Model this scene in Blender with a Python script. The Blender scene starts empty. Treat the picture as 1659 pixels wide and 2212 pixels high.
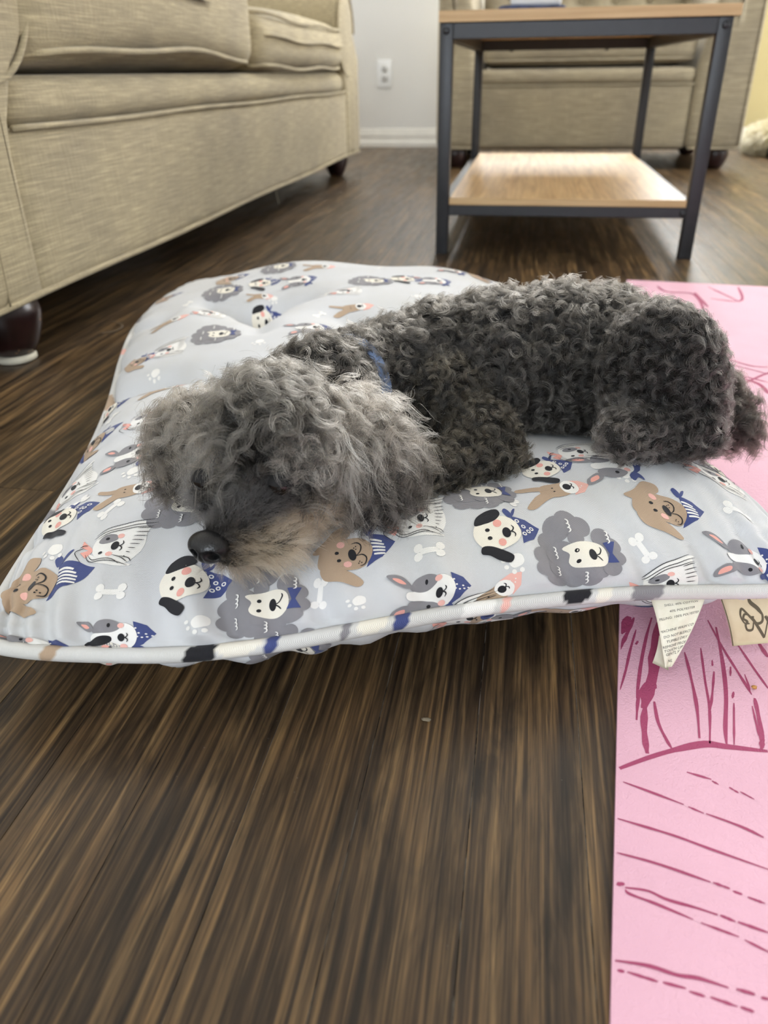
import bpy, bmesh, math, random
import numpy as np
from mathutils import Vector, Matrix
from mathutils.geometry import delaunay_2d_cdt

random.seed(7)
rng = np.random.default_rng(11)
scene = bpy.context.scene
col = scene.collection
PI = math.pi

# ------------------------------------------------------------------ camera
cam_d = bpy.data.cameras.new('camera')
cam = bpy.data.objects.new('camera', cam_d)
col.objects.link(cam)
scene.camera = cam
_p, _r, _y = math.radians(29.74), math.radians(-0.82), math.radians(10.05)
_fw = Vector((-math.sin(_y) * math.cos(_p), math.cos(_y) * math.cos(_p), -math.sin(_p)))
_ri = Vector((math.cos(_y), math.sin(_y), 0))
_up = _ri.cross(_fw)
_r2 = _ri * math.cos(_r) + _up * math.sin(_r)
_u2 = -_ri * math.sin(_r) + _up * math.cos(_r)
M = Matrix((_r2, _u2, -_fw)).transposed().to_4x4()
M.translation = Vector((0, 0, 0.33))
cam.matrix_world = M
cam_d.sensor_fit = 'VERTICAL'
cam_d.sensor_height = 36.0
cam_d.lens = 1660.0 / 2212.0 * 36.0
cam_d.clip_start = 0.02
cam_d.dof.use_dof = True
cam_d.dof.focus_distance = 0.50
cam_d.dof.aperture_fstop = 8.0

# ------------------------------------------------------------------ view, world, daylight
scene.view_settings.view_transform = 'Standard'
scene.view_settings.look = 'None'
scene.view_settings.exposure = 0.45
scene.view_settings.gamma = 1.0
scene.view_settings.use_curve_mapping = False

world = bpy.data.worlds.new('sky')
scene.world = world
world.use_nodes = True
wn = world.node_tree
bg = wn.nodes['Background']
bg.inputs['Color'].default_value = (0.80, 0.90, 1.0, 1)
bg.inputs['Strength'].default_value = 3.0


def window_light(name, loc, rot, sx, sy, power, color):
    l = bpy.data.lights.new(name, 'AREA')
    l.shape = 'RECTANGLE'
    l.size, l.size_y = sx, sy
    l.energy = power
    l.color = color
    o = bpy.data.objects.new(name, l)
    col.objects.link(o)
    o.location = loc
    o.rotation_euler = rot
    return o


# daylight entering by the window behind the armchair, the one behind the camera and the one on the right
window_light('daylight_back', (0.30, 4.37, 1.36), (math.radians(-90), 0, 0), 1.30, 1.40, 95.0, (1.0, 0.985, 0.95))
window_light('daylight_rear', (-0.10, -2.27, 1.35), (math.radians(90), 0, 0), 1.50, 1.40, 36.0, (0.86, 0.93, 1.0))
window_light('daylight_right', (2.57, 2.7, 1.35), (0, math.radians(90), 0), 1.40, 1.60, 60.0, (1.0, 0.97, 0.93))


# ------------------------------------------------------------------ helpers
def srgb(r, g, b):
    f = lambda c: (c / 255) / 12.92 if c / 255 <= 0.04045 else ((c / 255 + 0.055) / 1.055) ** 2.4
    return (f(r), f(g), f(b), 1.0)


def new_mat(name):
    m = bpy.data.materials.new(name)
    m.use_nodes = True
    n = m.node_tree
    return m, n, n.nodes, n.links, n.nodes['Principled BSDF']


def mixrgb(nt, a, b, fac, mode='MIX'):
    n = nt.nodes.new('ShaderNodeMix')
    n.data_type = 'RGBA'
    n.blend_type = mode
    for sock, v in ((n.inputs[6], a), (n.inputs[7], b), (n.inputs[0], fac)):
        if hasattr(v, 'is_linked'):
            nt.links.new(v, sock)
        else:
            sock.default_value = v
    return n.outputs[2]


def noise(nt, scale, detail=4, rough=0.5, vec=None, mscale=None, dist=0.0, coord='Object'):
    n = nt.nodes.new('ShaderNodeTexNoise')
    n.inputs['Scale'].default_value = scale
    n.inputs['Detail'].default_value = detail
    n.inputs['Roughness'].default_value = rough
    n.inputs['Distortion'].default_value = dist
    if vec is None:
        tc = nt.nodes.new('ShaderNodeTexCoord')
        vec = tc.outputs[coord]
    if mscale is not None:
        mp = nt.nodes.new('ShaderNodeMapping')
        mp.inputs['Scale'].default_value = mscale
        nt.links.new(vec, mp.inputs['Vector'])
        vec = mp.outputs['Vector']
    nt.links.new(vec, n.inputs['Vector'])
    return n.outputs['Fac']


def ramp(nt, fac, stops):
    n = nt.nodes.new('ShaderNodeValToRGB')
    cr = n.color_ramp
    while len(cr.elements) < len(stops):
        cr.elements.new(0.5)
    for e, (p, c) in zip(cr.elements, stops):
        e.position = p
        e.color = c if len(c) == 4 else (*c, 1)
    nt.links.new(fac, n.inputs['Fac'])
    return n.outputs['Color']


def bump(nt, height, strength, dist, bsdf):
    n = nt.nodes.new('ShaderNodeBump')
    n.inputs['Strength'].default_value = strength
    n.inputs['Distance'].default_value = dist
    nt.links.new(height, n.inputs['Height'])
    nt.links.new(n.outputs['Normal'], bsdf.inputs['Normal'])


def simple_mat(name, c, rough=0.6, var=0.12, scale=30, metallic=0.0, bstr=0.0, bscale=200):
    m, nt, N, L, b = new_mat(name)
    f = noise(nt, scale, 4)
    dark = tuple(v * (1 - var) for v in c[:3]) + (1,)
    lite = tuple(min(1, v * (1 + var)) for v in c[:3]) + (1,)
    L.new(ramp(nt, f, [(0.3, dark), (0.7, lite)]), b.inputs['Base Color'])
    b.inputs['Roughness'].default_value = rough
    b.inputs['Metallic'].default_value = metallic
    if bstr:
        bump(nt, noise(nt, bscale, 3), bstr, 0.002, b)
    return m


def link_mesh(name, me, mat=None, parent=None, smooth=True):
    o = bpy.data.objects.new(name, me)
    col.objects.link(o)
    if mat is not None:
        if len(me.materials) == 0:
            me.materials.append(mat)
    if smooth:
        me.polygons.foreach_set('use_smooth', [True] * len(me.polygons))
    if parent is not None:
        o.parent = parent
    return o


def mesh_from(name, verts, faces, mat=None, parent=None, smooth=True):
    me = bpy.data.meshes.new(name)
    me.from_pydata([tuple(v) for v in verts], [], [tuple(f) for f in faces])
    me.update()
    return link_mesh(name, me, mat, parent, smooth)


def bm_obj(name, bm, mat=None, parent=None, smooth=True):
    me = bpy.data.meshes.new(name)
    bmesh.ops.recalc_face_normals(bm, faces=bm.faces)
    bm.to_mesh(me)
    bm.free()
    return link_mesh(name, me, mat, parent, smooth)


def add_box(bm, lo, hi, bevel=0.0, seg=2):
    r = bmesh.ops.create_cube(bm, size=1.0)
    vs = r['verts']
    for v in vs:
        v.co = Vector([lo[i] + (v.co[i] + 0.5) * (hi[i] - lo[i]) for i in range(3)])
    if bevel > 0:
        es = list({e for v in vs for e in v.link_edges})
        bmesh.ops.bevel(bm, geom=es, offset=bevel, segments=seg, affect='EDGES', profile=0.5)


def box(name, lo, hi, mat, parent=None, bevel=0.0, seg=2):
    bm = bmesh.new()
    add_box(bm, lo, hi, bevel, seg)
    o = bm_obj(name, bm, mat, parent, smooth=bevel > 0)
    if bevel > 0:
        smooth_angle(o)
    return o


def smooth_angle(o, ang=0.7):
    me = o.data
    bm = bmesh.new()
    bm.from_mesh(me)
    for e in bm.edges:
        e.smooth = (len(e.link_faces) == 2 and e.calc_face_angle(0) < ang)
    bm.to_mesh(me)
    bm.free()


def soft_box(name, lo, hi, r, mat, parent=None, crown=(0, 0, 0), n=14, fn=None):
    """box with rounded edges of radius r; crown bulges the +-x, +-y, +-z faces outward"""
    bm = bmesh.new()
    bmesh.ops.create_cube(bm, size=2.0)
    bmesh.ops.subdivide_edges(bm, edges=bm.edges[:], cuts=n, use_grid_fill=True)
    c = np.array([(lo[i] + hi[i]) / 2 for i in range(3)])
    h = np.array([(hi[i] - lo[i]) / 2 for i in range(3)])
    for v in bm.verts:
        p = np.sin(np.array(v.co) * PI / 2 * 0.999)
        w = np.array(v.co)
        q = p * h
        inner = np.clip(q, -(h - r), h - r)
        d = q - inner
        L = np.linalg.norm(d)
        # points whose face sits on the surface: push out to radius r
        if L > 1e-9:
            m = np.max(np.abs(d) / r)
            q = inner + d / L * r * min(1.0, m if m > 0 else 0)
        for i in range(3):
            j, k = (i + 1) % 3, (i + 2) % 3
            if crown[i] and abs(w[i]) > 0.5:
                q[i] += math.copysign(crown[i], w[i]) * (1 - p[j] ** 2) ** 0.8 * (1 - p[k] ** 2) ** 0.8 * (abs(w[i]) - 0.5) * 2
        q = q + c
        if fn is not None:
            q = fn(q, w)
        v.co = Vector(q)
    return bm_obj(name, bm, mat, parent)


def tube_geo(pts, r, n=8, closed=False, taper=None):
    P = np.array(pts, float)
    m = len(P)
    if closed:
        T = np.roll(P, -1, 0) - np.roll(P, 1, 0)
    else:
        T = np.gradient(P, axis=0)
    T /= np.linalg.norm(T, axis=1)[:, None] + 1e-12
    up = np.array([0, 0, 1.0])
    if np.mean(np.abs(T[:, 2])) > 0.7:
        up = np.array([1.0, 0, 0])
    A = np.cross(T, up)
    A /= np.linalg.norm(A, axis=1)[:, None] + 1e-12
    B = np.cross(A, T)
    V, Fc = [], []
    for i in range(m):
        ri = r if taper is None else r * taper[i]
        for k in range(n):
            a = 2 * PI * k / n
            V.append(P[i] + (A[i] * math.cos(a) + B[i] * math.sin(a)) * ri)
    for i in range(m if closed else m - 1):
        j = (i + 1) % m
        for k in range(n):
            k2 = (k + 1) % n
            Fc.append((i * n + k, i * n + k2, j * n + k2, j * n + k))
    if not closed:
        Fc.append(tuple(range(n - 1, -1, -1)))
        Fc.append(tuple((m - 1) * n + k for k in range(n)))
    return V, Fc


def tube(name, pts, r, mat, parent=None, n=8, closed=False, taper=None):
    V, Fc = tube_geo(pts, r, n, closed, taper)
    return mesh_from(name, V, Fc, mat, parent)


def lathe(name, prof, mat, parent=None, loc=(0, 0, 0), n=24, axis='z', loc_only=True):
    V, Fc = [], []
    for (r, z) in prof:
        for k in range(n):
            a = 2 * PI * k / n
            if axis == 'z':
                V.append((loc[0] + r * math.cos(a), loc[1] + r * math.sin(a), loc[2] + z))
            elif axis == 'y':
                V.append((loc[0] + r * math.cos(a), loc[1] + z, loc[2] + r * math.sin(a)))
            else:
                V.append((loc[0] + z, loc[1] + r * math.cos(a), loc[2] + r * math.sin(a)))
    for i in range(len(prof) - 1):
        for k in range(n):
            k2 = (k + 1) % n
            Fc.append((i * n + k, i * n + k2, (i + 1) * n + k2, (i + 1) * n + k))
    Fc.append(tuple(range(n)))
    Fc.append(tuple((len(prof) - 1) * n + k for k in range(n)))
    bm = bmesh.new()
    vs = [bm.verts.new(v) for v in V]
    for f in Fc:
        bm.faces.new([vs[i] for i in f])
    return bm_obj(name, bm, mat, parent)


def crom(pts, n, closed=False):
    """Catmull-Rom through pts, n samples"""
    P = np.array(pts, float)
    m = len(P)
    segs = m if closed else m - 1
    u = np.linspace(0, segs, n, endpoint=not closed)
    i = np.minimum(u.astype(int), segs - 1)
    f = (u - i)[:, None]
    g = (lambda k: P[k % m]) if closed else (lambda k: P[np.clip(k, 0, m - 1)])
    p0, p1, p2, p3 = g(i - 1), g(i), g(i + 1), g(i + 2)
    return 0.5 * (2 * p1 + (p2 - p0) * f + (2 * p0 - 5 * p1 + 4 * p2 - p3) * f ** 2 + (3 * p1 - p0 - 3 * p2 + p3) * f ** 3)


def thing(name, label, cat, loc=(0, 0, 0), group=None):
    o = bpy.data.objects.new(name, None)
    o.empty_display_size = 0.05
    col.objects.link(o)
    o.location = loc
    tag(o, label, cat, group)
    return o


def tag(o, label, cat, group=None):
    o['label'] = label
    o['category'] = cat
    if group:
        o['group'] = group
    return o


def structure(o, label=None):
    o['kind'] = 'structure'
    if label:
        o['label'] = label
    return o


def set_parent_keep(o, parent):
    """parent with the parent's location taken off, so the geometry stays where it was modelled"""
    o.parent = parent
    o.matrix_parent_inverse = Matrix.Translation(parent.location).inverted()


# ------------------------------------------------------------------ materials of the room
def make_plank_mat():
    m, nt, N, L, b = new_mat('dark_stained_oak')
    geo = N.new('ShaderNodeNewGeometry')
    oi = N.new('ShaderNodeObjectInfo')
    off = N.new('ShaderNodeVectorMath'); off.operation = 'MULTIPLY_ADD'
    comb = N.new('ShaderNodeCombineXYZ')
    for k in ('X', 'Y', 'Z'):
        L.new(oi.outputs['Random'], comb.inputs[k])
    L.new(comb.outputs[0], off.inputs[0])
    off.inputs[1].default_value = (7.3, 31.0, 3.0)
    L.new(geo.outputs['Position'], off.inputs[2])
    v = off.outputs[0]
    # cathedral figure: distorted bands along the board
    warp = noise(nt, 1.0, 3, 0.5, v, (14, 2.2, 1))
    wn_ = N.new('ShaderNodeTexWave'); wn_.wave_type = 'BANDS'; wn_.bands_direction = 'X'
    mp = N.new('ShaderNodeMapping'); mp.inputs['Scale'].default_value = (1, 0.012, 1)
    L.new(v, mp.inputs['Vector']); L.new(mp.outputs[0], wn_.inputs['Vector'])
    wn_.inputs['Scale'].default_value = 46
    wn_.inputs['Distortion'].default_value = 7.0
    wn_.inputs['Detail'].default_value = 3
    wn_.inputs['Detail Scale'].default_value = 1.4
    fine = noise(nt, 1.0, 4, 0.55, v, (420, 14, 1), 0.4)
    mid = noise(nt, 1.0, 5, 0.55, v, (165, 3.2, 1), 0.9)
    patch = noise(nt, 1.0, 4, 0.6, v, (34, 6, 1), 1.6)
    streak = ramp(nt, mid, [(0.32, (0.034, 0.0235, 0.0150)), (0.46, (0.070, 0.045, 0.0245)), (0.55, (0.122, 0.079, 0.040)), (0.68, (0.215, 0.142, 0.070))])
    fcol = ramp(nt, fine, [(0.40, (0.30, 0.28, 0.27)), (0.52, (0.95, 0.92, 0.88)), (0.70, (1.35, 1.28, 1.12))])
    c = mixrgb(nt, streak, fcol, 0.6, 'MULTIPLY')
    wcol = ramp(nt, wn_.outputs['Fac'], [(0.25, (0.60, 0.58, 0.56)), (0.75, (1.2, 1.16, 1.08))])
    c = mixrgb(nt, c, wcol, 0.35, 'MULTIPLY')
    c = mixrgb(nt, c, ramp(nt, patch, [(0.36, (0.45, 0.44, 0.44)), (0.46, (0.88, 0.87, 0.85)), (0.68, (1.25, 1.18, 1.06))]), 0.95, 'MULTIPLY')
    pores = noise(nt, 1.0, 3, 0.6, v, (620, 22, 1), 0.3)
    c = mixrgb(nt, c, ramp(nt, pores, [(0.36, (0.45, 0.44, 0.43)), (0.50, (1.0, 1.0, 1.0)), (0.68, (1.22, 1.2, 1.14))]), 0.6, 'MULTIPLY')
    tone = N.new('ShaderNodeHueSaturation')
    mr = N.new('ShaderNodeMapRange'); mr.inputs[3].default_value = 0.75; mr.inputs[4].default_value = 1.25
    L.new(oi.outputs['Random'], mr.inputs[0]); L.new(mr.outputs[0], tone.inputs['Value'])
    L.new(c, tone.inputs['Color'])
    tone.inputs['Saturation'].default_value = 1.0
    # dust specks
    vo = N.new('ShaderNodeTexVoronoi'); vo.inputs['Scale'].default_value = 120
    L.new(geo.outputs['Position'], vo.inputs['Vector'])
    dn = noise(nt, 9.0, 2, 0.5, geo.outputs['Position'])
    mul = N.new('ShaderNodeMath'); mul.operation = 'MULTIPLY'
    L.new(ramp(nt, vo.outputs['Distance'], [(0.05, (1, 1, 1)), (0.075, (0, 0, 0))]), mul.inputs[0])
    L.new(ramp(nt, dn, [(0.50, (0, 0, 0)), (0.68, (0.55, 0.55, 0.55))]), mul.inputs[1])
    c2 = mixrgb(nt, tone.outputs[0], (0.16, 0.14, 0.12, 1), mul.outputs[0])
    L.new(c2, b.inputs['Base Color'])
    rg = ramp(nt, noise(nt, 1.0, 4, 0.6, v, (40, 6, 1)), [(0.3, (0.30, 0.30, 0.30)), (0.7, (0.46, 0.46, 0.46))])
    L.new(rg, b.inputs['Roughness'])
    b.inputs['Specular IOR Level'].default_value = 0.34
    bump(nt, fine, 0.35, 0.0006, b)
    return m


MAT_PLANK = make_plank_mat()
m_, nt_s, N_s, L_s, b_s = new_mat('dusty_board_gap')
L_s.new(ramp(nt_s, noise(nt_s, 45, 4, 0.6), [(0.42, (0.010, 0.008, 0.006)), (0.60, (0.20, 0.18, 0.15))]), b_s.inputs['Base Color'])
b_s.inputs['Roughness'].default_value = 0.95
MAT_SUB = m_
MAT_WALL = simple_mat('cool_white_wall_paint', srgb(228, 228, 226), 0.75, 0.02, 3, bstr=0.12, bscale=160)
MAT_WALL_Y = simple_mat('pale_yellow_wall', srgb(196, 182, 134), 0.75, 0.03, 3, bstr=0.1, bscale=160)  # yellower colour for the right end of the back wall
MAT_TRIM = simple_mat('white_gloss_trim', srgb(232, 230, 224), 0.35, 0.03, 20)
MAT_CEIL = simple_mat('white_ceiling_paint', srgb(232, 230, 226), 0.9, 0.02, 4)

# ------------------------------------------------------------------ room shell
WY = 4.31            # back wall face
RX0, RX1 = -1.72, 2.55
RY0 = -2.25
floor = structure(box('floor', (RX0 - .1, RY0 - .1, -0.05), (RX1 + .1, WY + .1, -0.0008), MAT_SUB), 'dark stained oak strip floor')
plank_cache = {}
PW = 0.0575
row = 0
x = RX0 - 0.006 + ((-0.229 - RX0) % PW) - PW
joint_rows = {}
while x < RX1:
    near = -0.9 < x < 1.6
    y = -0.75 + random.uniform(-0.35, 0.0)
    xc = x + PW / 2
    if abs(xc - (-0.257)) < 0.02:
        cuts = [-0.9, 0.213, 1.25, 2.35, 3.3, WY]
    else:
        cuts = [y] if not -0.3 < xc < 0.12 else [y, 1.45 + random.uniform(0, 0.5)]
        while cuts[-1] < WY - 0.05:
            nx = cuts[-1] + random.uniform(1.0, 1.9)
            if WY - nx < 0.45:
                nx = WY
            cuts.append(min(nx, WY))
    if x > -1.66 and x < 1.75:
        for a, b_ in zip(cuts[:-1], cuts[1:]):
            if b_ < -0.2 and x < -1.0:
                continue
            bm = bmesh.new()
            dz = random.uniform(-0.00004, 0.0)
            add_box(bm, (x + 0.00028, a + 0.0003, -0.0007), (x + PW - 0.00028, b_ - 0.0003, dz), 0.0, 1)
            o = bm_obj('plank', bm, MAT_PLANK, floor, smooth=False)
    x += PW
# the far side rooms of the floor that the planks leave (behind the camera and by the right wall)
box('floor_boards', (RX0, RY0, -0.0007), (RX1, -1.12, -0.0001), MAT_PLANK, floor)


def wall_with_hole(name, axis, face, thick, u0, u1, z1, hu0, hu1, hz0, hz1, mat):
    """wall perpendicular to axis ('x' or 'y') with one rectangular opening"""
    bm = bmesh.new()
    parts = [(u0, hu0, 0, z1), (hu1, u1, 0, z1), (hu0, hu1, 0, hz0), (hu0, hu1, hz1, z1)]
    for a, b_, c, d in parts:
        if axis == 'y':
            add_box(bm, (a, min(face, face + thick), c - 0.02), (b_, max(face, face + thick), d))
        else:
            add_box(bm, (min(face, face + thick), a, c - 0.02), (max(face, face + thick), b_, d))
    return structure(bm_obj(name, bm, mat, smooth=False))


CEIL = 2.5
wall_with_hole('wall_back', 'y', WY, 0.10, RX0, 0.97, CEIL, -0.35, 0.95, 0.66, 2.06, MAT_WALL)
structure(box('wall_back_right', (0.97, WY, -0.02), (RX1, WY + 0.10, CEIL), MAT_WALL_Y), 'pale yellow wall right of the armchair')
structure(box('wall_left', (RX0 - 0.1, RY0, -0.02), (RX0, WY + 0.1, CEIL), MAT_WALL))
wall_with_hole('wall_right', 'x', RX1, 0.10, RY0, WY + 0.1, CEIL, 1.9, 3.5, 0.65, 2.05, MAT_WALL)
wall_with_hole('wall_rear', 'y', RY0, -0.10, RX0 - 0.1, RX1 + 0.1, CEIL, -0.85, 0.65, 0.65, 2.05, MAT_WALL)
structure(box('ceiling', (RX0 - .1, RY0 - .1, CEIL), (RX1 + .1, WY + .1, CEIL + 0.05), MAT_CEIL))


def make_window(name, axis, face, u0, u1, z0, z1, sgn):
    """white frame with a mullion and glass panes; face = room side of the wall, sgn = outward"""
    root = bpy.data.objects.new(name, None)
    col.objects.link(root)
    structure(root, 'white framed window')
    mg, nt, N, L, b = new_mat('window_glass')
    tr = N.new('ShaderNodeBsdfTransparent'); gl = N.new('ShaderNodeBsdfGlossy'); mx = N.new('ShaderNodeMixShader')
    gl.inputs['Roughness'].default_value = 0.02
    mx.inputs[0].default_value = 0.06
    L.new(tr.outputs[0], mx.inputs[1]); L.new(gl.outputs[0], mx.inputs[2])
    L.new(mx.outputs[0], N['Material Output'].inputs['Surface'])

    def bx(nm, a, b_, c, d, e, f, mat):
        d0, d1 = sorted((face + sgn * e, face + sgn * f))
        if axis == 'y':
            return box(nm, (a, d0, c), (b_, d1, d), mat, root, 0.002 if mat is MAT_TRIM else 0, 1)
        return box(nm, (d0, a, c), (d1, b_, d), mat, root, 0.002 if mat is MAT_TRIM else 0, 1)
    w = 0.03
    um = (u0 + u1) / 2
    bx('window_frame', u0, u0 + w, z0, z1, -0.01, 0.03, MAT_TRIM)
    bx('window_frame', u1 - w, u1, z0, z1, -0.01, 0.03, MAT_TRIM)
    bx('window_frame', u0 + w, u1 - w, z1 - w, z1, -0.01, 0.03, MAT_TRIM)
    bx('window_frame', u0 + w, u1 - w, z0, z0 + w, -0.01, 0.03, MAT_TRIM)
    bx('mullion', um - 0.012, um + 0.012, z0 + w, z1 - w, 0.0, 0.03, MAT_TRIM)
    bx('window_pane', u0 + w, um - 0.012, z0 + w, z1 - w, 0.012, 0.016, mg)
    bx('window_pane', um + 0.012, u1 - w, z0 + w, z1 - w, 0.012, 0.016, mg)
    return root


make_window('window_1', 'y', WY, -0.35, 0.95, 0.66, 2.06, 1)
make_window('window_2', 'y', RY0, -0.85, 0.65, 0.65, 2.05, -1)
make_window('window_3', 'x', RX1, 1.9, 3.5, 0.65, 2.05, 1)


def baseboard(name, x0, x1):
    prof = [(0, 0), (0.016, 0), (0.016, 0.020), (0.0135, 0.026), (0.010, 0.030), (0.010, 0.058), (0.0075, 0.064), (0.006, 0.072), (0.004, 0.082), (0, 0.084)]
    V, Fc = [], []
    for xx in (x0, x1):
        for d, z in prof:
            V.append((xx, WY - d, z))
    n = len(prof)
    for k in range(n - 1):
        Fc.append((k, k + 1, n + k + 1, n + k))
    Fc.append(tuple(range(n - 1, -1, -1))); Fc.append(tuple(range(n, 2 * n)))
    o = mesh_from(name, V, Fc, MAT_TRIM, None, False)
    return structure(o, 'white moulded baseboard')


baseboard('baseboard_back', RX0, 0.97)
baseboard('baseboard_back_right', 0.97, RX1)

# ------------------------------------------------------------------ wall outlet
MAT_PLATE = simple_mat('white_plastic', srgb(238, 240, 242), 0.3, 0.02, 40)
MAT_SLOT = simple_mat('dark_outlet_slot', (0.03, 0.03, 0.03, 1), 0.6)
MAT_RECEP = simple_mat('light_grey_plastic', srgb(205, 206, 206), 0.35, 0.02, 40)
OX, OZ = -0.729, 0.327
out = thing('wall_outlet', 'white duplex electrical outlet on the pale wall between sofa and armchair', 'outlet', (OX, WY, OZ))
set_parent_keep(box('cover_plate', (OX - 0.036, WY - 0.006, OZ - 0.060), (OX + 0.036, WY, OZ + 0.060), MAT_PLATE, None, 0.003, 3), out)
for dz in (0.020, -0.020):
    rc = lathe('receptacle', [(0.0005, -0.0085), (0.0155, -0.0085), (0.0165, -0.007), (0.0165, -0.003)], MAT_RECEP, None, (OX, WY, OZ + dz), 24, 'y')
    set_parent_keep(rc, out)
    for dx, h in ((-0.006, 0.008), (0.006, 0.0065)):
        s = box('slot', (OX + dx - 0.0012, WY - 0.0095, OZ + dz), (OX + dx + 0.0012, WY - 0.0080, OZ + dz + h), MAT_SLOT)
        s.parent = rc
    g = lathe('ground_hole', [(0.0003, -0.0095), (0.0026, -0.0095), (0.0026, -0.0080)], MAT_SLOT, None, (OX, WY, OZ + dz - 0.006), 10, 'y')
    g.parent = rc
sc_ = lathe('screw', [(0.0003, -0.0080), (0.0025, -0.0078), (0.003, -0.006)], MAT_PLATE, None, (OX, WY, OZ), 12, 'y')
set_parent_keep(sc_, out)

# ------------------------------------------------------------------ upholstery
def fabric_mat(name, base, mscale, mscale2):
    m, nt, N, L, b = new_mat(name)
    slub = noise(nt, 1.0, 4, 0.6, None, mscale)
    slub2 = noise(nt, 1.0, 3, 0.6, None, mscale2)
    blot = noise(nt, 5.0, 3, 0.55)
    d = tuple(v * 0.76 for v in base[:3]); l = tuple(min(1, v * 1.45) for v in base[:3])
    c = ramp(nt, slub, [(0.36, (*d, 1)), (0.52, base), (0.68, (*l, 1))])
    c2 = ramp(nt, slub2, [(0.38, (*d, 1)), (0.60, base), (0.70, (*l, 1))])
    c = mixrgb(nt, c, c2, 0.22)
    c = mixrgb(nt, c, ramp(nt, blot, [(0.3, (0.82, 0.82, 0.84)), (0.7, (1.1, 1.1, 1.06))]), 0.9, 'MULTIPLY')
    L.new(c, b.inputs['Base Color'])
    b.inputs['Roughness'].default_value = 0.92
    b.inputs['Specular IOR Level'].default_value = 0.15
    b.inputs['Sheen Weight'].default_value = 0.15
    mul = N.new('ShaderNodeMath'); mul.operation = 'ADD'
    L.new(slub, mul.inputs[0]); L.new(slub2, mul.inputs[1])
    bump(nt, mul.outputs[0], 0.5, 0.0015, b)
    return m


BASEF = srgb(156, 144, 117)
MAT_SOFA = fabric_mat('tan_slub_linen', BASEF, (60, 14, 420), (420, 180, 26))
MAT_CHAIR = fabric_mat('tan_linen_armchair', srgb(160, 149, 126), (14, 60, 380), (180, 420, 26))
MAT_UNDER = simple_mat('black_dust_cover', (0.006, 0.006, 0.007, 1), 0.95)
MAT_SEAM = simple_mat('seam_cloth', srgb(142, 130, 104), 0.95)


def foot_mat():
    m, nt, N, L, b = new_mat('dark_mahogany_foot')
    c = ramp(nt, noise(nt, 40, 4), [(0.3, (0.010, 0.004, 0.004)), (0.75, (0.030, 0.011, 0.010))])
    chips = ramp(nt, noise(nt, 95, 2, 0.4), [(0.70, (0, 0, 0)), (0.74, (1, 1, 1))])
    c = mixrgb(nt, c, (0.32, 0.16, 0.06, 1), chips)
    L.new(c, b.inputs['Base Color'])
    b.inputs['Roughness'].default_value = 0.28
    return m


MAT_FOOT = foot_mat()
MAT_PAD = simple_mat('off_white_felt_pad', srgb(205, 200, 182), 0.9)
FOOT = [(0.020, 0.0), (0.026, 0.003), (0.034, 0.018), (0.041, 0.038), (0.044, 0.056), (0.042, 0.068), (0.036, 0.076), (0.036, 0.084)]

# ------------------------------------------------------------------ long sofa on the left
SX = -0.62
sofa = thing('sofa', 'long tan linen sofa on dark bun feet along the left side', 'sofa', (-1.05, 1.95, 0))


def sp(o):
    set_parent_keep(o, sofa)
    return o


Y0, Y1 = 0.945, 2.865          # between the arms
sp(soft_box('base', (-1.44, Y0 - 0.02, 0.080), (SX, Y1 + 0.02, 0.277), 0.012, MAT_SOFA, None, (0.004, 0, 0), 18))
sp(box('dust_cover', (-1.42, 0.76, 0.078), (SX - 0.03, 3.07, 0.082), MAT_UNDER))
sp(soft_box('front_rail', (-1.30, Y0 + 0.003, 0.272), (SX - 0.001, Y1 - 0.003, 0.334), 0.028, MAT_SOFA, None, (0.004, 0, 0.0), 18))
sp(tube('welt', [(SX + 0.0015, y, 0.276 + 0.0012 * math.sin(y * 9)) for y in np.linspace(Y0 + 0.003, Y1 - 0.003, 60)], 0.0038, MAT_SOFA))
sp(tube('welt', [(SX - 0.002, y, 0.081 + 0.0015 * math.sin(y * 7 + 1)) for y in np.linspace(0.73, 3.09, 70)], 0.0046, MAT_SOFA))


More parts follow.
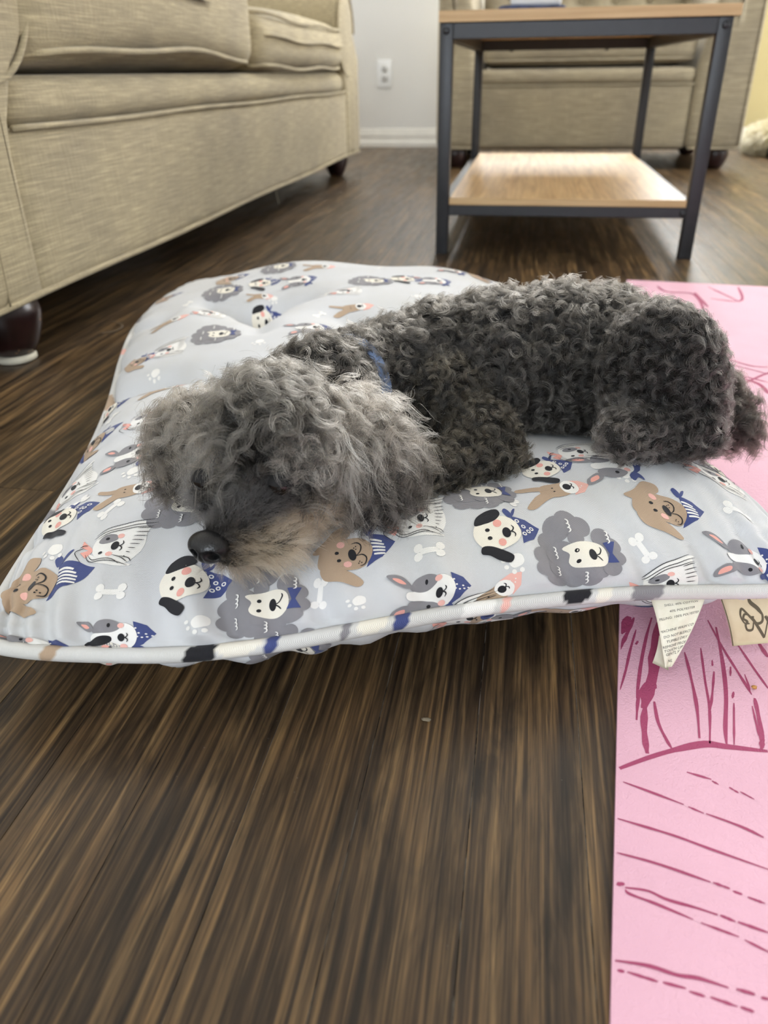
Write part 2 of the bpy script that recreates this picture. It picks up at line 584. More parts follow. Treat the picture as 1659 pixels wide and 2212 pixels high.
def sofa_arm(ya, yb, inner):
    """rolled arm between ya and yb; inner = +1 when the seat lies towards +y"""
    cy = (ya + yb) / 2 + 0.012 * inner
    # outline of the front panel in (y, z), scroll on top leaning over the seat
    R_ = 0.125
    cz = 0.445
    out_ = [((ya if inner > 0 else yb), 0.08)]
    seat_y = yb if inner > 0 else ya
    outer_y = ya if inner > 0 else yb
    pts = [(seat_y, 0.08), (seat_y, 0.25), (seat_y + 0.006 * inner, 0.285)]
    cyl = seat_y - 0.030 * inner
    a0 = -PI * 0.33
    for k in range(25):
        a = a0 + (PI * 1.02 - a0) * k / 24
        pts.append((cyl + R_ * math.cos(a) * inner, cz + R_ * math.sin(a)))
    pts += [(outer_y, 0.36), (outer_y, 0.08)]
    P = np.array(pts)
    n = len(P)
    V, Fc = [], []
    xs = [(-1.44, 0.0), (SX - 0.014, 0.0), (SX - 0.004, 0.003), (SX + 0.002, 0.012), (SX + 0.004, 0.022)]
    cen = P.mean(0)
    for xx, ins in xs:
        for q in P:
            d = q - np.array([cyl if q[1] > 0.3 else (seat_y + outer_y) / 2, cz if q[1] > 0.3 else q[1]])
            L_ = np.linalg.norm(d) + 1e-9
            qq = q - d / L_ * ins
            V.append((xx, qq[0], max(qq[1], 0.08 + (ins if q[1] < 0.1 else 0))))
    for i in range(len(xs) - 1):
        for k in range(n):
            k2 = (k + 1) % n
            Fc.append((i * n + k, i * n + k2, (i + 1) * n + k2, (i + 1) * n + k))
    Fc.append(tuple(range(n)))
    Fc.append(tuple((len(xs) - 1) * n + k for k in range(n)))
    bm = bmesh.new()
    vs = [bm.verts.new(v) for v in V]
    for f in Fc:
        bm.faces.new([vs[i] for i in f])
    bmesh.ops.triangulate(bm, faces=[f for f in bm.faces if len(f.verts) > 4])
    a = sp(bm_obj('arm', bm, MAT_SOFA))
    smooth_angle(a, 0.9)
    # welt round the scroll and a seam down the panel
    sc = [(SX + 0.003, cyl + (R_ - 0.004) * math.cos(t) * inner, cz + (R_ - 0.004) * math.sin(t)) for t in np.linspace(-PI * 0.62, PI * 1.0, 40)]
    w = tube('welt', sc, 0.004, MAT_SOFA)
    w.parent = a
    s = tube('seam', [(SX + 0.0035, (seat_y + outer_y) / 2 + 0.02 * inner + 0.012 * math.sin(z * 9) * inner, z) for z in np.linspace(0.085, 0.31, 20)], 0.0014, MAT_SEAM)
    s.parent = a


sofa_arm(0.715, Y0, 1)
sofa_arm(Y1, 3.095, -1)


def seat_cushion_sofa(ya, yb, ztop, crown, sag, parts):
    def fn(q, w):
        # hanging front lip and sag
        k = max(0.0, (q[0] + 0.80) / 0.2)
        q[2] += sag * math.sin((q[1] - ya) / (yb - ya) * PI) * (1 if w[2] < 0 else 0.2) * k
        zb = 0.352 + (sag * 0.75 if sag > 0 else sag) * math.sin((q[1] - ya) / (yb - ya) * PI)
        if q[0] > -0.75 and q[2] < zb:          # boxing runs back under the lower welt
            q[0] -= 1.1 * (zb - q[2]) * min(1, (q[0] + 0.75) / 0.1)
        return q
    c = sp(soft_box('seat_cushion', (-1.22, ya, 0.337), (SX + 0.006, yb, ztop), 0.045, MAT_SOFA, None, (0.018, 0.006, crown), 20, fn))
    for z, x_off, amp in parts:
        pts = []
        for y in np.linspace(ya + 0.012, yb - 0.012, 50):
            u = (y - ya) / (yb - ya)
            e = (1 - (2 * u - 1) ** 2) ** 0.8
            edge = 0.030 * max(0, abs(2 * u - 1) - 0.86) / 0.14
            pts.append((SX + x_off + 0.018 * e - edge, y, z + amp * math.sin(u * PI) + 0.003 * math.sin(u * 13)))
        w = tube('welt', pts, 0.0042, MAT_SOFA)
        w.parent = c
    return c


seat_cushion_sofa(0.985, 1.918, 0.535, 0.015, 0.022, [(0.352, -0.003, 0.016)])
seat_cushion_sofa(1.922, 2.835, 0.462, 0.030, -0.004, [(0.348, -0.003, -0.006), (0.408, 0.011, -0.006), (0.452, 0.000, -0.008)])
sp(soft_box('backrest', (-1.50, 0.93, 0.09), (-1.25, 2.88, 0.86), 0.06, MAT_SOFA, None, (0.01, 0, 0.01), 10))
for ya, yb in ((0.98, 1.90), (1.93, 2.83)):
    sp(soft_box('back_cushion', (-1.27, ya, 0.48), (-1.05, yb, 0.90), 0.07, MAT_SOFA, None, (0.04, 0.01, 0.02), 10))
for fx, fy in ((-0.664, 0.912), (-0.700, 3.035), (-1.38, 0.87), (-1.38, 3.02)):
    near = fx > -1 and fy < 1
    f = sp(lathe('foot', [(r, z + (0.0065 if near else 0)) for r, z in FOOT], MAT_FOOT, None, (fx, fy, 0)))
    if near:
        pd = lathe('glide_pad', [(0.001, 0.0), (0.024, 0.0), (0.0265, 0.002), (0.0265, 0.0065), (0.024, 0.0085), (0.001, 0.0085)], MAT_PAD, None, (fx + 0.003, fy - 0.006, 0))
        pd.parent = f
thr = [(-0.6600, 2.1470, 0.0719), (-0.6600, 2.1381, 0.0556), (-0.6600, 2.1554, 0.0241)]
sp(tube('loose_thread', crom(thr, 12), 0.0009, MAT_PAD, n=5))

# ------------------------------------------------------------------ armchair behind the table
CY = 3.28
chair = thing('armchair', 'wide tan linen armchair with button tufted back behind the coffee table', 'armchair', (0.20, 3.65, 0))


def cp(o):
    set_parent_keep(o, chair)
    return o


cp(soft_box('base', (-0.20, CY + 0.004, 0.072), (0.565, 3.98, 0.286), 0.012, MAT_CHAIR, None, (0, 0.004, 0), 12))
cp(soft_box('front_rail', (-0.205, CY + 0.002, 0.280), (0.570, 3.95, 0.338), 0.024, MAT_CHAIR, None, (0, 0.004, 0), 12))
cp(tube('welt', [(x_, CY + 0.003, 0.282) for x_ in np.linspace(-0.20, 0.565, 30)], 0.0036, MAT_CHAIR))
cp(box('dust_cover', (-0.33, CY + 0.03, 0.068), (0.72, 3.98, 0.074), MAT_UNDER))
for xa, xb, inn in ((-0.358, -0.200, 1), (0.565, 0.765, -1)):
    def fn(q, w, xa=xa, xb=xb, inn=inn):
        # inner side slopes outward to the top
        t = max(0.0, (q[2] - 0.30) / 0.30)
        if inn * w[0] > 0:
            q[0] -= inn * 0.045 * t
        return q
    a = cp(soft_box('arm', (xa, CY - 0.004, 0.070), (xb, 4.02, 0.630), 0.022, MAT_CHAIR, None, (0, 0.003, 0.012), 12, fn))
    w = tube('welt', [(xa + 0.012 if inn > 0 else xb - 0.012, CY - 0.005, z) for z in np.linspace(0.085, 0.62, 20)], 0.0035, MAT_CHAIR)
    w.parent = a
    w = tube('welt', [(x_, CY - 0.003, 0.073) for x_ in np.linspace(xa + 0.012, xb - 0.012, 10)], 0.004, MAT_CHAIR)
    w.parent = a
sc = cp(soft_box('seat_cushion', (-0.193, CY + 0.015, 0.352), (0.560, 3.86, 0.455), 0.03, MAT_CHAIR, None, (0.0, 0.012, 0.02), 14))
w = tube('welt', [(x_, CY + 0.008 + 0.02 * (abs(x_ - 0.183) / 0.377) ** 6, 0.362) for x_ in np.linspace(-0.185, 0.552, 30)], 0.004, MAT_CHAIR)
w.parent = sc
# tufted back: dimples at the buttons
BTN = [(-0.10 + 0.135 * i + (0.0675 if j % 2 else 0), 0.575 + 0.085 * j) for j in range(4) for i in range(6 if j % 2 == 0 else 5)]


def tuft(q, w):
    if w[1] < -0.4:
        dmin = min(math.hypot(q[0] - bx_, q[2] - bz_) for bx_, bz_ in BTN)
        q[1] += 0.030 * math.exp(-(dmin / 0.028) ** 2) - 0.012 * min(1, dmin / 0.06)
    return q


bk = cp(soft_box('backrest', (-0.23, 3.86, 0.34), (0.63, 4.06, 0.90), 0.05, MAT_CHAIR, None, (0, 0.01, 0.01), 44, tuft))
for bx_, bz_ in BTN:
    b_ = lathe('button', [(0.0005, -0.006), (0.007, -0.004), (0.009, 0.0), (0.007, 0.004)], MAT_CHAIR, None, (bx_, 3.866, bz_), 10, 'y')
    b_.parent = bk
for fx, fy in ((-0.285, 3.335), (0.690, 3.335), (-0.285, 3.93), (0.690, 3.93)):
    cp(lathe('foot', [(r * 1.08, z * 0.93) for r, z in FOOT], MAT_FOOT, None, (fx, fy, 0)))

# ------------------------------------------------------------------ coffee table
def wood_mat():
    m, nt, N, L, b = new_mat('light_oak_laminate')
    g = noise(nt, 1.0, 5, 0.6, None, (95, 3.5, 95), 1.0)
    g2 = noise(nt, 1.0, 4, 0.55, None, (22, 1.5, 22), 2.0)
    c = ramp(nt, g, [(0.3, srgb(172, 138, 96)), (0.55, srgb(208, 176, 130)), (0.75, srgb(222, 194, 150))])
    c = mixrgb(nt, c, ramp(nt, g2, [(0.35, (0.8, 0.78, 0.74)), (0.65, (1.08, 1.06, 1.02))]), 0.8, 'MULTIPLY')
    L.new(c, b.inputs['Base Color'])
    b.inputs['Roughness'].default_value = 0.42
    b.inputs['Specular IOR Level'].default_value = 0.6
    bump(nt, g, 0.1, 0.0005, b)
    return m


MAT_OAK = wood_mat()
MAT_STEEL = simple_mat('charcoal_powder_coated_steel', srgb(50, 51, 54), 0.42, 0.06, 60, metallic=0.2, bstr=0.05, bscale=500)
table = thing('coffee_table', 'oak topped coffee table with charcoal steel frame and lower shelf', 'coffee table', (0.08, 2.15, 0))


def tp(o):
    set_parent_keep(o, table)
    return o


TXa, TXb, TYa, TYb = -0.1765, 0.3335, 1.655, 2.655
lw = 0.0245
tp(box('table_top', (TXa - 0.002, TYa - 0.004, 0.4085), (TXb + 0.010, TYb + 0.004, 0.4265), MAT_OAK, None, 0.001, 1))
tp(box('shelf', (TXa + lw + 0.001, TYa + 0.004, 0.0965), (TXb - lw - 0.001, TYb - 0.004, 0.1095), MAT_OAK, None, 0.001, 1))
m_, nt_w, N_w, L_w, b_w = new_mat('oak_edge_band')
L_w.new(ramp(nt_w, noise(nt_w, 1.0, 4, 0.6, None, (5, 5, 160)), [(0.3, srgb(186, 150, 104)), (0.7, srgb(216, 184, 138))]), b_w.inputs['Base Color'])
b_w.inputs['Roughness'].default_value = 0.5
MAT_BAND = m_
tp(box('edge_band', (TXa - 0.002, TYa - 0.0055, 0.4085), (TXb + 0.010, TYa - 0.0041, 0.4265), MAT_BAND, None, 0.0004, 1))
tp(box('edge_band', (TXa + lw + 0.001, TYa + 0.0025, 0.0965), (TXb - lw - 0.001, TYa + 0.0039, 0.1095), MAT_BAND, None, 0.0004, 1))
for lx in (TXa, TXb - lw):
    for ly in (TYa, TYb - lw):
        tp(box('leg', (lx, ly, 0.0), (lx + lw, ly + lw, 0.408), MAT_STEEL, None, 0.0015, 2))
for ly in (TYa, TYb - lw):
    tp(box('top_rail', (TXa + lw, ly, 0.382), (TXb - lw, ly + 0.022, 0.408), MAT_STEEL, None, 0.0012, 1))
    tp(box('shelf_rail', (TXa + lw, ly + 0.001, 0.0765), (TXb - lw, ly + 0.022, 0.0962), MAT_STEEL, None, 0.0012, 1))
for lx in (TXa, TXb - 0.022):
    tp(box('side_rail', (lx, TYa + lw, 0.382), (lx + 0.022, TYb - lw, 0.408), MAT_STEEL, None, 0.0012, 1))
    tp(box('side_shelf_rail', (lx, TYa + lw, 0.0765), (lx + 0.022, TYb - lw, 0.0962), MAT_STEEL, None, 0.0012, 1))
BOLT = [(0.0005, -0.0035), (0.004, -0.003), (0.0062, -0.0012), (0.0064, 0.0)]
for bx_, bz_ in ((TXa + 0.012, 0.395), (TXb - 0.012, 0.395), (TXb - 0.030, 0.086)):
    tp(lathe('bolt', BOLT, MAT_STEEL, None, (bx_, TYa, bz_), 14, 'y'))
for bx_ in (-0.07, 0.20):
    tp(lathe('screw_head', [(0.005, -0.0035), (0.005, 0.0)], MAT_STEEL, None, (bx_, TYb - 0.010, 0.382), 10, 'z'))

# navy and white cloth on the table
MAT_NAVY = simple_mat('navy_cloth', srgb(52, 60, 88), 0.9, 0.5, 60)
MAT_WHITEC = simple_mat('white_cloth', srgb(225, 228, 232), 0.9, 0.05, 40)
cloth = thing('folded_cloth', 'dark navy and white folded cloth lying on the coffee table top', 'cloth', (0.0, 2.0, 0.4265))


def rumple(seed, amp):
    r_ = np.random.default_rng(seed)
    k = r_.uniform(20, 60, (5, 2)); ph = r_.uniform(0, 6, 5)

    def fn(q, w):
        if w[2] > 0:
            q[2] += amp * sum(math.sin(k[i, 0] * q[0] + k[i, 1] * q[1] + ph[i]) for i in range(5)) / 3
        return q
    return fn


c1 = soft_box('lower_fold', (-0.085, 1.90, 0.4290), (0.055, 2.10, 0.446), 0.008, MAT_NAVY, None, (0, 0, 0.004), 14, rumple(1, 0.002))
c2 = soft_box('upper_fold', (-0.060, 1.92, 0.447), (0.045, 2.07, 0.466), 0.008, MAT_WHITEC, None, (0, 0, 0.004), 14, rumple(2, 0.003))
c3 = soft_box('top_fold', (-0.075, 1.93, 0.467), (0.02, 2.06, 0.490), 0.008, MAT_NAVY, None, (0, 0, 0.004), 14, rumple(3, 0.003))
for c_ in (c1, c2, c3):
    set_parent_keep(c_, cloth)

# ------------------------------------------------------------------ 2-D print shapes
def poly_tess(poly, h):
    """triangulated filled polygon with points every h; returns (verts2d, tris)"""
    P = np.array(poly, float)
    out_ = []
    for a, b_ in zip(P, np.roll(P, -1, 0)):
        n = max(1, int(math.ceil(np.linalg.norm(b_ - a) / h)))
        for k in range(n):
            out_.append(a + (b_ - a) * k / n)
    B = np.array(out_)
    lo, hi = B.min(0), B.max(0)
    pts = [Vector(p) for p in B]
    nb = len(pts)
    gx = np.arange(lo[0] + h / 2, hi[0], h); gy = np.arange(lo[1] + h / 2, hi[1], h)
    if len(gx) and len(gy):
        G = np.stack(np.meshgrid(gx, gy), -1).reshape(-1, 2)
        # inside test
        x1, y1 = B[:, 0], B[:, 1]
        x2, y2 = np.roll(x1, -1), np.roll(y1, -1)
        c = ((y1 > G[:, 1:2]) != (y2 > G[:, 1:2])) & (G[:, 0:1] < (x2 - x1) * (G[:, 1:2] - y1) / (y2 - y1 + 1e-15) + x1)
        ins = c.sum(1) % 2 == 1
        dmin = np.sqrt(((G[:, None, :] - B[None]) ** 2).sum(-1)).min(1)
        pts += [Vector(p) for p in G[ins & (dmin > h * 0.3)]]
    v, e, f, _, _, _ = delaunay_2d_cdt(pts, [(i, (i + 1) % nb) for i in range(nb)], [list(range(nb))], 1, 1e-9)
    return np.array([tuple(q) for q in v]), [tuple(t) for t in f]


def ell(cx, cy, rx, ry, rot=0, n=22):
    a = np.linspace(0, 2 * PI, n, endpoint=False)
    c, s = math.cos(rot), math.sin(rot)
    x_, y_ = rx * np.cos(a), ry * np.sin(a)
    return np.stack([cx + c * x_ - s * y_, cy + s * x_ + c * y_], 1)


def blob(pts, n=40):
    return crom(pts, n, True)


def stroke(pts, w, n=None, ends=0.35, wob=0.0, seed=0):
    """polygon of a brush line through pts of full width w tapering to the ends"""
    P = np.array(pts, float)
    n = n or max(6, 4 * len(P))
    Q = crom(P, n) if len(P) > 2 else P[0] + (P[1] - P[0]) * np.linspace(0, 1, n)[:, None]
    T = np.gradient(Q, axis=0)
    T /= np.linalg.norm(T, axis=1)[:, None] + 1e-12
    Nn = np.stack([-T[:, 1], T[:, 0]], 1)
    u = np.linspace(0, 1, n)
    k = ends + (1 - ends) * np.minimum(1, np.minimum(u, 1 - u) / 0.25)
    if wob:
        r_ = np.random.default_rng(seed)
        k = k * (1 + wob * np.interp(u, np.linspace(0, 1, 9), r_.uniform(-1, 1, 9)))
    hw = (w / 2 * k)[:, None]
    return np.concatenate([Q + Nn * hw, (Q - Nn * hw)[::-1]])


class Print:
    """collects coloured shapes laid on a surface: verts3d, faces, colours"""
    def __init__(self):
        self.V, self.F, self.C, self.W, self.n = [], [], [], [], 0

    def add(self, v3, tris, color, weave=None):
        self.V.append(v3)
        self.W.append(np.asarray(v3) if weave is None else weave)
        self.F += [tuple(i + self.n for i in t) for t in tris]
        self.C.append(np.tile(np.array([*color[:3], 1.0]), (len(v3), 1)))
        self.n += len(v3)


def merged_mesh(name, bv, bf, bcol, pr, weave=None):
    """base surface plus its print in one mesh with a point colour attribute 'tint'"""
    V = np.concatenate([np.array(bv, float)] + pr.V) if pr.V else np.array(bv, float)
    nb = len(bv)
    Fc = [tuple(f) for f in bf] + [tuple(i + nb for i in t) for t in pr.F]
    me = bpy.data.meshes.new(name)
    me.from_pydata(V.tolist(), [], Fc)
    me.update()
    at = me.color_attributes.new('tint', 'FLOAT_COLOR', 'POINT')
    base = np.tile(np.array([*bcol[:3], 1.0]), (nb, 1)) if np.ndim(bcol) == 1 else bcol
    C = np.concatenate([base] + pr.C) if pr.C else base
    at.data.foreach_set('color', C.astype(np.float32).ravel())
    W = np.concatenate([np.array(bv, float) if weave is None else weave] + pr.W)
    wa = me.attributes.new('weave', 'FLOAT_VECTOR', 'POINT')
    wa.data.foreach_set('vector', W.astype(np.float32).ravel())
    return me


def tint_node(nt):
    n = nt.nodes.new('ShaderNodeVertexColor')
    n.layer_name = 'tint'
    return n.outputs['Color']


# ------------------------------------------------------------------ pink exercise mat
PINK = srgb(226, 178, 196)
ROSE = srgb(164, 70, 106)


def yoga_mat_material():
    m, nt, N, L, b = new_mat('pink_textured_foam')
    t = tint_node(nt)
    mott = ramp(nt, noise(nt, 12, 3), [(0.3, (0.95, 0.94, 0.95)), (0.7, (1.03, 1.03, 1.03))])
    L.new(mixrgb(nt, t, mott, 1.0, 'MULTIPLY'), b.inputs['Base Color'])
    b.inputs['Roughness'].default_value = 0.62
    b.inputs['Specular IOR Level'].default_value = 0.3
    w = noise(nt, 420, 2, 0.4, None, (1, 1, 1), 1.5)
    bump(nt, w, 0.45, 0.0012, b)
    return m


MAT_YOGA = yoga_mat_material()
MT = 0.0045
mo = np.array([0.0385, 0.0])                  # left edge at y = 0
mdir = np.array([0.104, 1.0]); mdir /= np.linalg.norm(mdir)
mside = np.array([mdir[1], -mdir[0]])
NEAR, FAR, MW = -0.30, 1.455, 0.61


def mat_pt(u, v):
    p = mo + mdir * v + mside * u
    return p


bv, bf = [], []
nu, nv = 24, 70
for j in range(nv + 1):
    for i in range(nu + 1):
        p = mat_pt(MW * i / nu, NEAR + (FAR - NEAR) * j / nv)
        bv.append((p[0], p[1], MT))
for j in range(nv):
    for i in range(nu):
        a = j * (nu + 1) + i
        bf.append((a, a + 1, a + nu + 2, a + nu + 1))
ring = [i for i in range(nu + 1)] + [j * (nu + 1) + nu for j in range(1, nv + 1)] + [nv * (nu + 1) + i for i in range(nu - 1, -1, -1)] + [j * (nu + 1) for j in range(nv - 1, 0, -1)]
b0 = len(bv)
for k in ring:
    bv.append((bv[k][0], bv[k][1], 0.0002))
for k in range(len(ring)):
    k2 = (k + 1) % len(ring)
    bf.append((ring[k], b0 + k, b0 + k2, ring[k2]))
pr = Print()
# lines of the printed drawing: (width, points on the mat in metres)
MAT_LINES = [
    (0.0041, [(0.072, 0.306), (0.088, 0.316), (0.103, 0.324), (0.120, 0.331), (0.132, 0.331), (0.153, 0.331)]),
    (0.0064, [(0.110, 0.439), (0.104, 0.412), (0.100, 0.388), (0.094, 0.367), (0.090, 0.354)]),
    (0.0072, [(0.099, 0.380), (0.094, 0.369), (0.091, 0.358)]),
    (0.0037, [(0.092, 0.360), (0.089, 0.343), (0.088, 0.328), (0.088, 0.319)]),
    (0.0019, [(0.099, 0.380), (0.092, 0.373), (0.088, 0.362), (0.085, 0.344)]),
    (0.0021, [(0.097, 0.361), (0.097, 0.344), (0.100, 0.330), (0.102, 0.324)]),
    (0.0062, [(0.091, 0.443), (0.087, 0.433), (0.083, 0.423)]),
    (0.0025, [(0.094, 0.442), (0.087, 0.422), (0.081, 0.406)]),
    (0.0015, [(0.094, 0.429), (0.088, 0.407), (0.083, 0.386), (0.078, 0.368)]),
    (0.0018, [(0.106, 0.444), (0.100, 0.423), (0.094, 0.398), (0.090, 0.378), (0.087, 0.362)]),
    (0.0015, [(0.094, 0.417), (0.092, 0.413)]),
    (0.0020, [(0.122, 0.410), (0.122, 0.390), (0.121, 0.361), (0.118, 0.335)]),
    (0.0017, [(0.133, 0.416), (0.130, 0.385), (0.128, 0.360), (0.123, 0.332)]),
    (0.0014, [(0.137, 0.394), (0.132, 0.373), (0.128, 0.358)]),
    (0.0022, [(0.147, 0.440), (0.144, 0.404), (0.140, 0.374), (0.134, 0.346), (0.132, 0.333)]),
    (0.0013, [(0.143, 0.367), (0.136, 0.333)]),
    (0.0018, [(0.143, 0.447), (0.147, 0.418), (0.152, 0.392), (0.155, 0.376)]),
    (0.0017, [(0.157, 0.424), (0.162, 0.400), (0.166, 0.383)]),
    (0.0027, [(0.171, 0.427), (0.173, 0.413)]),
    (0.0027, [(0.156, 0.373), (0.154, 0.353), (0.151, 0.333)]),
    (0.0013, [(0.153, 0.366), (0.151, 0.342)]),
    (0.0026, [(0.153, 0.342), (0.150, 0.332)]),
    (0.0011, [(0.155, 0.394), (0.155, 0.380)]),
    (0.0012, [(0.148, 0.400), (0.146, 0.391)]),
    (0.0014, [(0.145, 0.377), (0.143, 0.371)]),
    (0.0012, [(0.138, 0.405), (0.137, 0.399)]),
    (0.0015, [(0.107, 0.309), (0.119, 0.306)]),
    (0.0012, [(0.119, 0.305), (0.122, 0.303)]),
    (0.0012, [(0.127, 0.302), (0.131, 0.299)]),
    (0.0012, [(0.132, 0.300), (0.138, 0.296)]),
    (0.0014, [(0.073, 0.297), (0.085, 0.293), (0.102, 0.287)]),
    (0.0012, [(0.104, 0.286), (0.111, 0.283)]),
    (0.0014, [(0.112, 0.283), (0.127, 0.278), (0.137, 0.273)]),
    (0.0014, [(0.068, 0.273), (0.082, 0.270), (0.095, 0.267), (0.111, 0.262), (0.135, 0.255)]),
    (0.0013, [(0.066, 0.253), (0.084, 0.250), (0.107, 0.244)]),
    (0.0013, [(0.108, 0.244), (0.115, 0.242)]),
    (0.0013, [(0.116, 0.241), (0.120, 0.240)]),
    (0.0013, [(0.122, 0.239), (0.129, 0.237)]),
    (0.0019, [(0.064, 0.236), (0.068, 0.237)]),
    (0.0015, [(0.068, 0.235), (0.078, 0.235), (0.086, 0.232), (0.098, 0.230), (0.107, 0.228)]),
    (0.0014, [(0.108, 0.228), (0.114, 0.226)]),
    (0.0014, [(0.115, 0.226), (0.127, 0.223)]),
    (0.0013, [(0.068, 0.234), (0.070, 0.232), (0.081, 0.229), (0.096, 0.224)]),
    (0.0012, [(0.099, 0.223), (0.114, 0.219)]),
    (0.0012, [(0.116, 0.218), (0.125, 0.214)]),
    (0.0015, [(0.060, 0.200), (0.074, 0.200), (0.085, 0.198), (0.094, 0.198), (0.105, 0.196)]),
    (0.0015, [(0.108, 0.196), (0.115, 0.195)]),
    (0.0013, [(0.117, 0.194), (0.120, 0.194)]),
    (0.0013, [(0.061, 0.196), (0.064, 0.196)]),
    (0.0013, [(0.065, 0.196), (0.077, 0.194)]),
    (0.0013, [(0.079, 0.194), (0.088, 0.193)]),
    (0.0013, [(0.089, 0.192), (0.095, 0.191)]),
    (0.0013, [(0.097, 0.191), (0.107, 0.189)]),
    (0.0013, [(0.108, 0.189), (0.113, 0.188)]),
    (0.0069, [(0.236, 1.405), (0.246, 1.367), (0.288, 1.354), (0.286, 1.261)]),
    (0.0053, [(0.291, 1.366), (0.295, 1.273)]),
    (0.0046, [(0.320, 1.409), (0.351, 1.313)]),
    (0.0053, [(0.309, 1.329), (0.354, 1.320), (0.370, 1.414)]),
    (0.0035, [(0.267, 1.023), (0.294, 0.994), (0.315, 0.991)]),
    (0.0029, [(0.262, 1.004), (0.308, 0.965)]),
    (0.0049, [(0.269, 0.953), (0.289, 0.926), (0.291, 0.896)]),
    (0.0034, [(0.263, 0.964), (0.301, 0.934)]),
    (0.0032, [(0.216, 0.745), (0.223, 0.739)]),
    (0.0040, [(0.300, 0.550), (0.360, 0.700), (0.450, 0.800), (0.600, 0.850)]),
    (0.0050, [(0.250, 0.900), (0.350, 1.000), (0.500, 1.020), (0.660, 0.980)]),
    (0.0040, [(0.400, 1.100), (0.500, 1.250), (0.620, 1.300)]),
    (0.0040, [(0.200, 0.250), (0.350, 0.300), (0.600, 0.280)]),
    (0.0040, [(0.150, 0.050), (0.300, 0.020), (0.600, -0.050)]),
    (0.0040, [(0.100, -0.100), (0.300, -0.150), (0.600, -0.200)]),
    (0.0040, [(0.300, 0.400), (0.400, 0.500), (0.630, 0.550)]),
]
for q, (w_, pts) in enumerate(MAT_LINES):
    pg = stroke(pts, w_, ends=0.45, wob=0.3, seed=q)
    v2, tr = poly_tess(pg, 0.02)
    # keep on the mat
    rel = v2 - mo
    u_ = rel @ mside; v_ = rel @ mdir
    u_ = np.clip(u_, 0.0012, MW - 0.001); v_ = np.clip(v_, NEAR + 0.001, FAR - 0.0015)
    xy = mo + np.outer(u_, mside) + np.outer(v_, mdir)
    pr.add(np.column_stack([xy, np.full(len(xy), MT + 0.00010 + 0.000012 * (q % 12))]), tr, ROSE)
ym = link_mesh('exercise_mat', merged_mesh('exercise_mat', bv, bf, PINK, pr), MAT_YOGA, None, False)
tag(ym, 'pink foam exercise mat with rose line drawing lying under the pet bed', 'mat')

# ------------------------------------------------------------------ pet bed: printed pillow with piping
# edge of the pillow seen from above, seam height about 5 cm
E_FRONT = [(-0.295, 0.298), (-0.224, 0.307), (-0.171, 0.314), (-0.121, 0.328), (-0.071, 0.348), (-0.019, 0.370), (0.036, 0.390), (0.093, 0.408), (0.160, 0.423), (0.212, 0.434)]
E_BACK = [(-0.520, 1.175), (-0.430, 1.192), (-0.300, 1.190), (-0.200, 1.180), (-0.100, 1.188), (-0.035, 1.178), (0.0, 1.150)]
E_LEFT = [(-0.295, 0.298), (-0.316, 0.390), (-0.336, 0.475), (-0.362, 0.570), (-0.398, 0.680), (-0.440, 0.790), (-0.478, 0.900), (-0.505, 1.02), (-0.520, 1.175)]
E_RIGHT = [(0.212, 0.434), (0.188, 0.510), (0.160, 0.60), (0.120, 0.75), (0.080, 0.90), (0.040, 1.03), (0.0, 1.150)]


def edge_fn(pts):
    Q = crom(pts, 200)
    d = np.concatenate([[0], np.cumsum(np.linalg.norm(np.diff(Q, axis=0), axis=1))])
    d /= d[-1]
    return lambda u: np.stack([np.interp(u, d, Q[:, 0]), np.interp(u, d, Q[:, 1])], -1)


eF, eB, eL, eR = map(edge_fn, (E_FRONT, E_BACK, E_LEFT, E_RIGHT))
cFL, cFR, cBL, cBR = (np.array(E_FRONT[0]), np.array(E_FRONT[-1]), np.array(E_BACK[0]), np.array(E_BACK[-1]))


def coons(s, t):
    """s, t in [-1, 1] -> xy inside the seam"""
    k = 1 - 0.022 * np.abs(s) ** 10 * np.abs(t) ** 10
    u = (s * k + 1) / 2
    v = (t * k + 1) / 2
    U, Vv = u[..., None], v[..., None]
    a = (1 - Vv) * eF(u) + Vv * eB(u) + (1 - U) * eL(v) + U * eR(v)
    b_ = (1 - U) * (1 - Vv) * cFL + U * (1 - Vv) * cFR + (1 - U) * Vv * cBL + U * Vv * cBR
    return a - b_


def gauss(x_, y_, cx, cy, sx, sy, rot=0.0):
    c, s = math.cos(rot), math.sin(rot)
    dx, dy = x_ - cx, y_ - cy
    a, b_ = c * dx + s * dy, -s * dx + c * dy
    return np.exp(-(a / sx) ** 2 - (b_ / sy) ** 2)


def seam_z(s, t):
    return 0.047 + 0.004 * np.sin(3.1 * s + 1.0) * 1.0 + 0.003 * np.sin(5 * t)


_pk = np.random.default_rng(5)
PUCK = [( _pk.uniform(7, 30), _pk.uniform(0, 6.28), _pk.uniform(0.5, 1.0)) for _ in range(7)]


def pucker(w):
    v = 0
    for f, p, a in PUCK:
        v = v + a * np.sin(f * w + p + 0.9 * np.sin(3.1 * w + p))
    return v / 3.2


